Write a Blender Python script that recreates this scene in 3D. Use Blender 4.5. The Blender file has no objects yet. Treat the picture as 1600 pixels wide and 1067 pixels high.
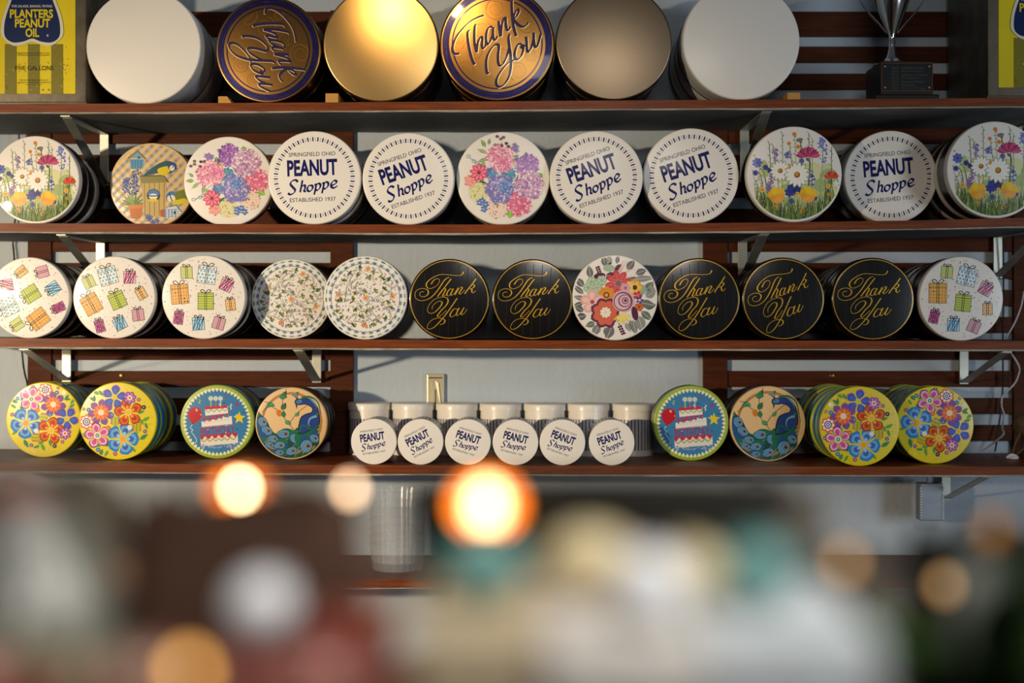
import bpy, bmesh, math, random
from mathutils import Vector, Matrix
PI = math.pi
random.seed(7)
sc = bpy.context.scene
COL = sc.collection

# ------------------------------------------------------------------ camera
F = 1600 * 50 / 36          # focal length in pixels
CZ = 1.35                   # eye height
HY = 505                    # image row of the horizon
YF = 3.10                   # front edge of the shelves
YW = 3.44                   # wall surface


def at(px, py, Y):
    return Vector(((px - 800) * Y / F, Y, CZ - (py - HY) * Y / F))


cam_d = bpy.data.cameras.new('camera')
cam = bpy.data.objects.new('camera', cam_d)
COL.objects.link(cam)
cam.location = (0, 0, CZ)
cam.rotation_euler = (PI / 2, 0, 0)
cam_d.lens = 50
cam_d.sensor_width = 36
cam_d.shift_y = (HY - 533.5) / 1600
cam_d.clip_start = 0.05
cam_d.dof.use_dof = True
cam_d.dof.focus_distance = YF
cam_d.dof.aperture_fstop = 2.0
sc.camera = cam
sc.cycles.transparent_max_bounces = 24

# ------------------------------------------------------------------ world and light
w = bpy.data.worlds.new('world')
sc.world = w
w.use_nodes = True
w.node_tree.nodes['Background'].inputs[0].default_value = (0.62, 0.72, 0.88, 1)
w.node_tree.nodes['Background'].inputs[1].default_value = 0.07


def area(name, loc, target, size, power, color, sy=None):
    d = bpy.data.lights.new(name, 'AREA')
    d.energy = power
    d.color = color
    d.size = size
    if sy:
        d.shape = 'RECTANGLE'
        d.size_y = sy
    o = bpy.data.objects.new(name, d)
    COL.objects.link(o)
    o.location = loc
    o.rotation_euler = (Vector(target) - Vector(loc)).to_track_quat('-Z', 'Y').to_euler()
    return o


def spot(name, loc, target, power, color, size, blend, soft):
    d = bpy.data.lights.new(name, 'SPOT')
    d.energy = power
    d.color = color
    d.spot_size = math.radians(size)
    d.spot_blend = blend
    d.shadow_soft_size = soft
    o = bpy.data.objects.new(name, d)
    COL.objects.link(o)
    o.location = loc
    o.rotation_euler = (Vector(target) - Vector(loc)).to_track_quat('-Z', 'Y').to_euler()
    return o


# beam of low warm sun through the shop window on the left
spot('window_sun_beam', (-2.7, -0.2, CZ + 0.20), (-0.58, 3.2, CZ - 0.14), 620, (1.0, 0.81, 0.57), 37, 1.0, 0.06)
# a second shaft of the same sun falling on the left end of the wall
spot('window_sun_shaft', (-3.2, 1.0, CZ + 0.06), (-1.40, 3.44, CZ - 0.04), 130, (1.0, 0.80, 0.50), 24, 0.9, 0.03)
# cool daylight from the shop front behind and to the right
area('shop_front_daylight', (3.2, 0.0, CZ - 0.05), (0.2, 3.3, CZ), 0.9, 46, (0.76, 0.88, 1.0), 1.2)
# unseen fill light added above the counter to brighten the foreground goods
area('foreground_fill_light', (0.35, -0.05, 2.25), (0.28, 0.42, 1.2), 0.6, 19, (1.0, 0.95, 0.88))
# ceiling lamp over the gold tins
spot('shop_lamp', (-0.36, 1.60, CZ + 1.17), (-0.17, 3.12, CZ + 0.70), 50, (1.0, 0.68, 0.34), 18, 1.0, 0.05)

vs = sc.view_settings
vs.view_transform = 'Standard'
vs.look = 'None'
vs.exposure = 0.0
vs.gamma = 1.0
vs.use_curve_mapping = False


# ------------------------------------------------------------------ materials
def lin(c):
    return c / 12.92 if c <= 0.04045 else ((c + 0.055) / 1.055) ** 2.4


def hexc(h):
    h = h.lstrip('#')
    return tuple(lin(int(h[i:i + 2], 16) / 255) for i in (0, 2, 4))


MATS = {}


def mat(name, col, rough=0.5, metal=0.0, var=0.0, scale=30, stretch=(1, 1, 1), bump=0.0, bscale=None, coat=0.0,
        trans=0.0, alpha=1.0, emit=None, es=0.0, spec=0.5, ior=1.45):
    if name in MATS:
        return MATS[name]
    m = bpy.data.materials.new(name)
    m.use_nodes = True
    nt = m.node_tree
    b = nt.nodes['Principled BSDF']
    c = hexc(col) if isinstance(col, str) else col
    b.inputs['Base Color'].default_value = (*c, 1)
    b.inputs['Roughness'].default_value = rough
    b.inputs['Metallic'].default_value = metal
    b.inputs['Coat Weight'].default_value = coat
    b.inputs['Coat Roughness'].default_value = 0.2
    b.inputs['Transmission Weight'].default_value = trans
    b.inputs['Alpha'].default_value = alpha
    b.inputs['Specular IOR Level'].default_value = spec
    b.inputs['IOR'].default_value = ior
    if emit:
        b.inputs['Emission Color'].default_value = (*hexc(emit), 1)
        b.inputs['Emission Strength'].default_value = es
    if var or bump:
        tc = nt.nodes.new('ShaderNodeTexCoord')
        mp = nt.nodes.new('ShaderNodeMapping')
        mp.inputs['Scale'].default_value = stretch
        nt.links.new(tc.outputs['Object'], mp.inputs[0])
        if var:
            n = nt.nodes.new('ShaderNodeTexNoise')
            n.inputs['Scale'].default_value = scale
            n.inputs['Detail'].default_value = 6
            n.inputs['Roughness'].default_value = 0.65
            nt.links.new(mp.outputs[0], n.inputs['Vector'])
            r = nt.nodes.new('ShaderNodeValToRGB')
            r.color_ramp.elements[0].position = 0.3
            r.color_ramp.elements[1].position = 0.7
            r.color_ramp.elements[0].color = (*[max(0, x * (1 - var)) for x in c], 1)
            r.color_ramp.elements[1].color = (*[min(1, x * (1 + var)) for x in c], 1)
            nt.links.new(n.outputs['Fac'], r.inputs[0])
            nt.links.new(r.outputs[0], b.inputs['Base Color'])
        if bump:
            n2 = nt.nodes.new('ShaderNodeTexNoise')
            n2.inputs['Scale'].default_value = bscale or scale
            n2.inputs['Detail'].default_value = 4
            nt.links.new(mp.outputs[0], n2.inputs['Vector'])
            bp = nt.nodes.new('ShaderNodeBump')
            bp.inputs['Strength'].default_value = bump
            bp.inputs['Distance'].default_value = 0.004
            nt.links.new(n2.outputs['Fac'], bp.inputs['Height'])
            nt.links.new(bp.outputs[0], b.inputs['Normal'])
    MATS[name] = m
    return m


def ink_mat(name, rough, metal, coat):
    m = bpy.data.materials.new(name)
    m.use_nodes = True
    nt = m.node_tree
    b = nt.nodes['Principled BSDF']
    a = nt.nodes.new('ShaderNodeAttribute')
    a.attribute_name = 'ink'
    nt.links.new(a.outputs['Color'], b.inputs['Base Color'])
    b.inputs['Roughness'].default_value = rough
    b.inputs['Metallic'].default_value = metal
    b.inputs['Coat Weight'].default_value = coat
    b.inputs['Coat Roughness'].default_value = 0.05
    b.inputs['Specular IOR Level'].default_value = 0.16
    MATS[name] = m
    return m


INK = ink_mat('printed_ink', 0.34, 0.0, 0.1)
FOIL = ink_mat('metallic_ink', 0.3, 0.5, 0.2)

M_WALL = mat('painted_plaster', '#b0bac2', 0.75, var=0.04, scale=6, bump=0.35, bscale=90, stretch=(1, 1, 0.6))
M_SHELF = mat('varnished_shelf_wood', '#70340f', 0.45, var=0.45, scale=14, stretch=(0.6, 8, 10), bump=0.12, bscale=40, coat=0.05, spec=0.2)
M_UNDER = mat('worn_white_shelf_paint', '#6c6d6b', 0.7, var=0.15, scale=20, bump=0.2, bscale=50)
M_SLAT = mat('dark_brown_slat_wood', '#4a220c', 0.6, var=0.4, scale=14, stretch=(0.8, 10, 12), bump=0.1, bscale=60, spec=0.15)
M_STEEL = mat('zinc_bracket_steel', '#b6b4a6', 0.42, 0.75, var=0.12, scale=25)
M_SILVER = mat('bright_tin_rim', '#77736a', 0.35, 1.0)
M_WHITE = mat('white_enamel', '#e6dfd4', 0.34, coat=0.2, var=0.015, scale=8, spec=0.3)
M_WHITEB = mat('white_enamel_body', '#d3dbe2', 0.35, coat=0.3)
M_BLACK = mat('black_enamel', '#12100f', 0.16, coat=0.6)
M_DARKB = mat('dark_tin_body', '#191614', 0.3, coat=0.3)
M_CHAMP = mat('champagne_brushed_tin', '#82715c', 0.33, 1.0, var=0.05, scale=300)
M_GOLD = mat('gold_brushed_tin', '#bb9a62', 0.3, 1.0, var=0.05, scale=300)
M_BRONZE = mat('bronze_gold_tin', '#8f6a38', 0.28, 1.0, var=0.05, scale=300)
M_NAVY = mat('navy_enamel', '#25214b', 0.35, coat=0.3)
M_YEL = mat('yellow_green_enamel', '#d9c411', 0.35, coat=0.4)
M_BLUE = mat('blue_enamel', '#1186b8', 0.35, coat=0.4)
M_GREEN = mat('lime_enamel', '#93a93a', 0.38, coat=0.4)
M_CREAM = mat('cream_enamel', '#dbb57e', 0.38, coat=0.4)
M_GOLDRIM = mat('gold_rim', '#8a6c38', 0.35, 1.0)


# ------------------------------------------------------------------ mesh helpers
class MB:
    def __init__(self):
        self.v, self.f = [], []

    def add(self, vs_, fs):
        o = len(self.v)
        self.v += [tuple(p) for p in vs_]
        self.f += [tuple(i + o for i in q) for q in fs]
        return self

    def box(self, x0, x1, y0, y1, z0, z1, M=None):
        p = [Vector((x, y, z)) for z in (z0, z1) for y in (y0, y1) for x in (x0, x1)]
        if M:
            p = [M @ q for q in p]
        return self.add(p, [(0, 2, 3, 1), (4, 5, 7, 6), (0, 1, 5, 4), (2, 6, 7, 3), (0, 4, 6, 2), (1, 3, 7, 5)])

    def lathe(self, prof, n=48, c=(0, 0, 0), sx=1, sy=1, wob=None):
        vs_, fs = [], []
        for i, (r, z) in enumerate(prof):
            for k in range(n):
                a = 2 * PI * k / n
                rr = r * (wob(i, a) if wob else 1)
                vs_.append((c[0] + rr * math.cos(a) * sx, c[1] + rr * math.sin(a) * sy, c[2] + z))
        for i in range(len(prof) - 1):
            for k in range(n):
                k2 = (k + 1) % n
                fs.append((i * n + k, i * n + k2, (i + 1) * n + k2, (i + 1) * n + k))
        fs.append(tuple(range(n - 1, -1, -1)))
        fs.append(tuple((len(prof) - 1) * n + k for k in range(n)))
        return self.add(vs_, fs)

    def tube(self, pts, r, n=8):
        pts = [Vector(p) for p in pts]
        vs_, fs = [], []
        up = Vector((0.13, 0.31, 0.94))
        for i, p in enumerate(pts):
            t = (pts[min(i + 1, len(pts) - 1)] - pts[max(i - 1, 0)]).normalized()
            s = t.cross(up)
            if s.length < 1e-4:
                s = t.cross(Vector((1, 0, 0)))
            s.normalize()
            u = s.cross(t)
            rr = r[i] if isinstance(r, (list, tuple)) else r
            for k in range(n):
                a = 2 * PI * k / n
                vs_.append(p + (s * math.cos(a) + u * math.sin(a)) * rr)
        for i in range(len(pts) - 1):
            for k in range(n):
                k2 = (k + 1) % n
                fs.append((i * n + k, i * n + k2, (i + 1) * n + k2, (i + 1) * n + k))
        fs.append(tuple(range(n - 1, -1, -1)))
        fs.append(tuple((len(pts) - 1) * n + k for k in range(n)))
        return self.add(vs_, fs)

    def sphere(self, c, r, n=20, m=12, sx=1, sy=1, sz=1, wob=None):
        prof = []
        for i in range(m + 1):
            a = -PI / 2 + PI * i / m
            prof.append((max(1e-5, r * math.cos(a)), r * math.sin(a) * sz))
        return self.lathe(prof, n, c, sx, sy, wob)

    def mesh(self, name, smooth=40, bevel=0):
        me = bpy.data.meshes.new(name)
        me.from_pydata(self.v, [], self.f)
        if bevel:
            bm = bmesh.new()
            bm.from_mesh(me)
            bmesh.ops.bevel(bm, geom=list(bm.edges), offset=bevel, segments=2, affect='EDGES', profile=0.6)
            bm.to_mesh(me)
            bm.free()
        if smooth:
            me.polygons.foreach_set('use_smooth', [True] * len(me.polygons))
            me.set_sharp_from_angle(angle=math.radians(smooth))
        me.update()
        return me

    def build(self, name, m, parent=None, smooth=40, bevel=0):
        return link(name, self.mesh(name, smooth, bevel), m, parent)


def link(name, me, m=None, parent=None):
    o = bpy.data.objects.new(name, me)
    COL.objects.link(o)
    if m is not None and len(me.materials) == 0:
        me.materials.append(m)
    if parent is not None:
        o.parent = parent
    return o


def tag(o, label, cat, group=None, kind=None):
    o['label'] = label
    o['category'] = cat
    if group:
        o['group'] = group
    if kind:
        o['kind'] = kind
    return o


def thing(name, label, cat, loc=(0, 0, 0), rz=0, group=None):
    o = bpy.data.objects.new(name, None)
    o.empty_display_size = 0.05
    COL.objects.link(o)
    o.location = loc
    o.rotation_euler = (0, 0, rz)
    return tag(o, label, cat, group)


def struct(name, mb, m, smooth=0, bevel=0):
    o = mb.build(name, m, None, smooth, bevel)
    o['kind'] = 'structure'
    return o


def catmull(pts, k=8, closed=False):
    P = [Vector((*p, 0)) if len(p) == 2 else Vector(p) for p in pts]
    out = []
    n = len(P)
    for i in range(n if closed else n - 1):
        if closed:
            p0, p1, p2, p3 = P[i - 1], P[i], P[(i + 1) % n], P[(i + 2) % n]
        else:
            p0, p1, p2, p3 = P[max(i - 1, 0)], P[i], P[i + 1], P[min(i + 2, n - 1)]
        for j in range(k):
            t = j / k
            out.append(0.5 * ((2 * p1) + (p2 - p0) * t + (2 * p0 - 5 * p1 + 4 * p2 - p3) * t * t + (3 * p1 - p0 - 3 * p2 + p3) * t ** 3))
    if not closed:
        out.append(P[-1])
    return out


# ------------------------------------------------------------------ lettering from the built-in face
_TXT = {}


def text_mesh(s, bold=0.0):
    key = (s, bold)
    if key in _TXT:
        return _TXT[key]
    cu = bpy.data.curves.new('lettering', 'FONT')
    cu.body = s
    cu.resolution_u = 3
    cu.offset = bold
    o = bpy.data.objects.new('lettering', cu)
    COL.objects.link(o)
    dg = bpy.context.evaluated_depsgraph_get()
    dg.update()
    me = o.evaluated_get(dg).to_mesh()
    v = [(p.co.x, p.co.y) for p in me.vertices]
    f = [tuple(p.vertices) for p in me.polygons]
    o.evaluated_get(dg).to_mesh_clear()
    bpy.data.objects.remove(o)
    bpy.data.curves.remove(cu)
    x0, x1 = min(p[0] for p in v), max(p[0] for p in v)
    y0, y1 = min(p[1] for p in v), max(p[1] for p in v)
    v = [((p[0] - x0) / (x1 - x0) - 0.5, (p[1] - y0) / (y1 - y0) - 0.5) for p in v]
    _TXT[key] = (v, f)
    return _TXT[key]


# ------------------------------------------------------------------ flat print drawn as thin layers of ink
class Art:
    """Collects flat coloured shapes in a picture frame of (cx, cy, r) pixels; unit disc = lid face."""

    def __init__(self, cx=0, cy=0, r=1, clip=0.962, flip=True):
        self.cx, self.cy, self.r, self.clip = cx, cy, r, clip
        self.s = -1 if flip else 1
        self.V, self.Fc, self.C, self.Mi = [], [], [], []
        self.z = 0.0015
        self.dz = 5e-5
        self.step = 1.0
        self.metal = 0

    def T(self, x, y):
        return ((x - self.cx) / self.r, self.s * (y - self.cy) / self.r)

    def raw(self, pts, faces, col):
        c = hexc(col) if isinstance(col, str) else col
        if self.clip and any(p[0] ** 2 + p[1] ** 2 > self.clip ** 2 for p in pts):
            for f in faces:
                q = self._clip([pts[i] for i in f])
                if len(q) >= 3:
                    self._put(q, [tuple(range(len(q)))], c)
        else:
            self._put(pts, faces, c)
        self.z += self.dz * self.step

    def _put(self, pts, faces, c):
        o = len(self.V)
        self.V += [(p[0], p[1], self.z) for p in pts]
        self.C += [c] * len(pts)
        self.Fc += [tuple(i + o for i in f) for f in faces]
        self.Mi += [self.metal] * len(faces)

    def _clip(self, poly):
        n = 40
        R = self.clip
        for k in range(n):
            a0 = 2 * PI * (k + 0.5) / n
            nx, ny = math.cos(a0), math.sin(a0)
            d = R * math.cos(PI / n)
            out = []
            for i in range(len(poly)):
                p, q = poly[i - 1], poly[i]
                dp, dq = p[0] * nx + p[1] * ny - d, q[0] * nx + q[1] * ny - d
                if (dp <= 0) != (dq <= 0):
                    t = dp / (dp - dq)
                    out.append((p[0] + (q[0] - p[0]) * t, p[1] + (q[1] - p[1]) * t))
                if dq <= 0:
                    out.append(q)
            poly = out
            if len(poly) < 3:
                return []
        return poly

    def poly(self, pts, col):
        p = [self.T(*q) for q in pts]
        self.raw(p, [tuple(range(len(p)))], col)

    def blob(self, pts, col, k=5):
        self.poly([(q.x, q.y) for q in catmull(pts, k, True)], col)

    def ell(self, x, y, rx, ry, col, rot=0, n=14):
        c, s = math.cos(math.radians(rot)), math.sin(math.radians(rot))
        self.poly([(x + rx * math.cos(a) * c + ry * math.sin(a) * s, y - rx * math.cos(a) * s + ry * math.sin(a) * c)
                   for a in [2 * PI * k / n for k in range(n)]], col)

    def dot(self, x, y, r, col, n=8):
        self.ell(x, y, r, r, col, 0, n)

    def ring(self, r0, r1, col, n=72, x=None, y=None, a0=0, a1=360):
        x = self.cx if x is None else x
        y = self.cy if y is None else y
        full = a1 - a0 >= 360
        k = n if full else n + 1
        pts, fs = [], []
        for i in range(k):
            a = math.radians(a0 + (a1 - a0) * i / n)
            for rr in (r0, r1):
                pts.append(self.T(x + rr * math.cos(a), y - rr * math.sin(a)))
        for i in range(n):
            j = (i + 1) % k
            fs.append((2 * i, 2 * i + 1, 2 * j + 1, 2 * j))
        self.raw(pts, fs, col)

    def stroke(self, pts, wd, col, k=6, smooth=True, pen=None, taper=False):
        P = catmull(pts, k) if smooth else [Vector((*p, 0)) for p in pts]
        n = len(P)
        ws = []
        for i in range(n):
            d = P[min(i + 1, n - 1)] - P[max(i - 1, 0)]
            L = d.length or 1
            if pen == 'copper':
                t = max(0.0, d.y / L)
                ww = wd * (0.34 + 0.66 * t * t)
            elif pen == 'nib':
                ww = wd * (0.30 + 0.70 * abs(d.x * math.sin(0.7) + d.y * math.cos(0.7)) / L)
            else:
                ww = wd
            if taper:
                u = i / (n - 1)
                ww *= max(0.12, min(1, 5 * u, 5 * (1 - u))) if taper == 2 else max(0.15, 1 - u)
            ws.append(ww)
        if pen:
            for _ in range(2):
                ws = [(ws[max(i - 1, 0)] + ws[i] + ws[min(i + 1, n - 1)]) / 3 for i in range(n)]
        pts2, fs = [], []
        for i in range(n):
            d = P[min(i + 1, n - 1)] - P[max(i - 1, 0)]
            L = d.length or 1
            nx, ny = -d.y / L * ws[i] / 2, d.x / L * ws[i] / 2
            pts2.append(self.T(P[i].x + nx, P[i].y + ny))
            pts2.append(self.T(P[i].x - nx, P[i].y - ny))
        for i in range(n - 1):
            fs.append((2 * i, 2 * i + 1, 2 * i + 3, 2 * i + 2))
        self.raw(pts2, fs, col)

    def text(self, s, x, y, wd, ht, col, bold=0.0, rot=0):
        v, f = text_mesh(s, bold)
        c, sn = math.cos(math.radians(rot)), math.sin(math.radians(rot))
        pts = [self.T(x + a * wd * c - b * ht * sn, y + self.s * (a * wd * sn + b * ht * c)) for a, b in v]
        self.raw(pts, f, col)

    def petal(self, x, y, ang, r0, L, W, col, p=0.75, n=9):
        """teardrop from distance r0 outwards to r0+L, W wide, rounded at the tip"""
        ca, sa = math.cos(math.radians(ang)), math.sin(math.radians(ang))
        a, b = [], []
        for i in range(n + 1):
            t = i / n
            h = W / 2 * math.sin(PI * t ** p) ** 0.8 if 0 < t < 1 else 0
            d = r0 + L * t
            a.append((x + d * ca + h * sa, y - d * sa + h * ca))
            if 0 < t < 1:
                b.append((x + d * ca - h * sa, y - d * sa - h * ca))
        self.poly(a + b[::-1], col)

    def flower(self, x, y, r, n, W, col, rot=0, edge=None, inner=None, mid=None, centre=None, cr=0.22, dots=None, p=1.6):
        s0 = self.step
        self.step = 1.0 / n
        angs = [rot + 360 * k / n for k in range(n)]
        if edge:
            for a in angs:
                self.petal(x, y, a, 0, r * 1.06, W * r * 1.16, edge, p)
        for a in angs:
            self.petal(x, y, a, r * 0.04, r * 0.93, W * r, col, p)
        if inner:
            for a in angs:
                self.petal(x, y, a, r * 0.12, r * 0.68, W * r * 0.55, inner, p)
        if mid:
            for a in angs:
                self.petal(x, y, a, r * 0.1, r * 0.42, W * r * 0.3, mid, p)
        self.step = s0
        if centre:
            self.dot(x, y, r * cr, centre, 12)
        if dots:
            self.step = 0.1
            for k in range(8):
                a = 2 * PI * k / 8
                self.dot(x + r * cr * math.cos(a), y + r * cr * math.sin(a), r * 0.045, dots, 6)
            self.step = s0

    def leaf(self, x, y, L, W, ang, col, vein=None):
        ca, sa = math.cos(math.radians(ang)), math.sin(math.radians(ang))
        a, b = [], []
        for i in range(9):
            t = i / 8
            h = W / 2 * math.sin(PI * t ** 0.8) ** 1.15 if 0 < i < 8 else 0
            a.append((x + L * t * ca + h * sa, y - L * t * sa + h * ca))
            if 0 < i < 8:
                b.append((x + L * t * ca - h * sa, y - L * t * sa - h * ca))
        self.poly(a + b[::-1], col)
        if vein:
            self.stroke([(x, y), (x + L * 0.9 * ca, y - L * 0.9 * sa)], L * 0.03 + 1, vein, 2)

    def ball(self, x, y, r, cols, n=110, rnd=random, fl=0.13):
        n, fl = int(n * 1.5), fl * 0.8
        s0 = self.step
        self.dot(x, y, r * 0.86, cols[0], 18)
        self.step = 0.12
        for i in range(n):
            a, d = rnd.uniform(0, 2 * PI), r * math.sqrt(rnd.uniform(0, 1)) * 0.95
            c = rnd.choice(cols)
            s = r * fl * rnd.uniform(0.6, 1.15)
            px, py = x + d * math.cos(a), y + d * math.sin(a)
            t = rnd.uniform(0, PI)
            for k in range(2):
                self.ell(px, py, s, s * 0.5, c, math.degrees(t) + 90 * k, 6)
        self.step = s0

    def mesh(self, name, dome=0.085, mats=(None, None)):
        me = bpy.data.meshes.new(name)
        me.from_pydata(self.V, [], self.Fc)
        at_ = me.attributes.new('ink', 'FLOAT_COLOR', 'POINT')
        flat = []
        for c in self.C:
            flat += [c[0], c[1], c[2], 1.0]
        at_.data.foreach_set('color', flat)
        me.materials.append(INK)
        me.materials.append(FOIL)
        me.polygons.foreach_set('material_index', self.Mi)
        me.polygons.foreach_set('use_smooth', [True] * len(me.polygons))
        # make every face look outward
        bm = bmesh.new()
        bm.from_mesh(me)
        bm.normal_update()
        bad = [f for f in bm.faces if f.normal.z < 0]
        bmesh.ops.reverse_faces(bm, faces=bad)
        bm.to_mesh(me)
        bm.free()
        if dome:
            me.normals_split_custom_set_from_vertices([Vector((v.co.x * dome, v.co.y * dome, 1)).normalized() for v in me.vertices])
        me.update()
        return me


# ------------------------------------------------------------------ the printed designs
def art_peanut(ringed=True):
    a = Art(1125, 464, 389)
    navy, grey = '#0e1259', '#6f7078'
    if ringed:
        a.step = 0.02
        for k in range(48):
            t = 360 * k / 48
            a.ring(302, 337, navy, 1, a0=t - 0.95, a1=t + 0.95)
            a.ring(303, 335, grey, 1, a0=t + 3.45, a1=t + 4.05)
        a.step = 1
    a.text('SPRINGFIELD OHIO', 1113, 268, 388, 34, '#2a2a4c', 0.004)
    a.text('PEANUT', 1111, 381, 418, 138, navy, 0.035)
    a.text('ESTABLISHED 1937', 1106, 646, 382, 34, '#2a2a4c', 0.004)
    W = 21
    for s in ([(987, 496), (970, 479), (940, 486), (925, 511), (943, 537), (962, 562), (948, 588), (920, 598), (902, 586)],
              [(1026, 482), (1016, 530), (1003, 583)], [(1006, 563), (1022, 533), (1043, 525), (1046, 545), (1037, 572), (1052, 576)],
              [(1096, 525), (1072, 535), (1064, 562), (1078, 577), (1100, 566), (1110, 540), (1096, 525)],
              [(1121, 530), (1138, 519), (1133, 555), (1119, 606)], [(1135, 537), (1156, 514), (1174, 525), (1168, 552), (1146, 570), (1130, 563)],
              [(1186, 520), (1203, 509), (1198, 546), (1184, 597)], [(1200, 527), (1221, 504), (1240, 515), (1234, 542), (1212, 560), (1195, 553)],
              [(1270, 533), (1298, 522), (1310, 503), (1290, 494), (1268, 514), (1263, 541), (1282, 556), (1316, 540)]):
        a.stroke(s, W, navy, pen='nib')
    return a


def art_thanks_gold():
    """gold copperplate 'Thank You' on black, pinstripes, gold line near the rim"""
    a = Art(530, 533, 498, clip=0.965)
    a.step = 0.1
    for k in range(9):
        x = 110 + 105 * k
        half = math.sqrt(max(0, 455 ** 2 - (x - 530) ** 2))
        a.poly([(x + 18 - 4, 533 - half * .96), (x + 18 + 4, 533 - half * .96), (x - 14 + 4, 533 + half * .96), (x - 14 - 4, 533 + half * .96)], '#221e19')
    a.step = 1
    a.metal = 1
    a.ring(470, 482, '#c9982f')
    W = 16
    g = '#d9a733'
    for s in ([(705, 195), (690, 225), (655, 240), (590, 240), (500, 230), (430, 228), (370, 245), (300, 285), (255, 330), (250, 370), (275, 398),
               (320, 395), (375, 365), (408, 320), (405, 288), (375, 280), (340, 300), (305, 348)],
              [(530, 262), (490, 280), (455, 320), (420, 375), (370, 445), (310, 505), (245, 540), (175, 548), (125, 525), (108, 480), (125, 430),
               (175, 402), (230, 402), (268, 425), (272, 460), (245, 492), (205, 502), (172, 488), (168, 460), (190, 440), (218, 440)],
              [(553, 280), (500, 350), (440, 430), (385, 500)],
              [(385, 500), (420, 445), (455, 405), (475, 400), (485, 415), (465, 455), (450, 485), (460, 495), (490, 475), (512, 442)],
              [(568, 408), (540, 405), (510, 440), (500, 480), (520, 490), (545, 470), (580, 415)],
              [(582, 403), (555, 450), (548, 475), (560, 483), (590, 460), (622, 418)],
              [(640, 390), (615, 440), (600, 478)],
              [(600, 478), (640, 420), (670, 385), (688, 385), (685, 405), (660, 440), (652, 460), (665, 468), (695, 445), (720, 415)],
              [(858, 281), (802, 358), (752, 418), (720, 464)],
              [(747, 426), (782, 378), (812, 355), (837, 358), (832, 383), (797, 403), (777, 408)],
              [(782, 404), (807, 410), (806, 438), (824, 453), (854, 426)],
              [(320, 655), (325, 620), (360, 580), (405, 555), (440, 565), (435, 600), (395, 650), (350, 690), (300, 705), (270, 685), (265, 645),
               (290, 590), (340, 540), (400, 512), (460, 505), (505, 520), (515, 560), (490, 610), (440, 660), (400, 710), (385, 738), (405, 745),
               (450, 712), (495, 665)],
              [(626, 520), (585, 580), (530, 660), (470, 740), (410, 810), (350, 870), (300, 895), (265, 890), (262, 860), (290, 810), (340, 775),
               (400, 762), (450, 770), (475, 790), (468, 820), (440, 838), (413, 840)],
              [(625, 652), (590, 650), (555, 690), (540, 730), (560, 748), (600, 725), (630, 680), (622, 652), (645, 662)],
              [(652, 638), (625, 690), (615, 720), (630, 730), (660, 705), (705, 645)],
              [(712, 633), (685, 680), (675, 712), (690, 722), (720, 695), (750, 652)]):
        a.stroke(s, W, g, pen='copper', k=7)
    return a


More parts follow.
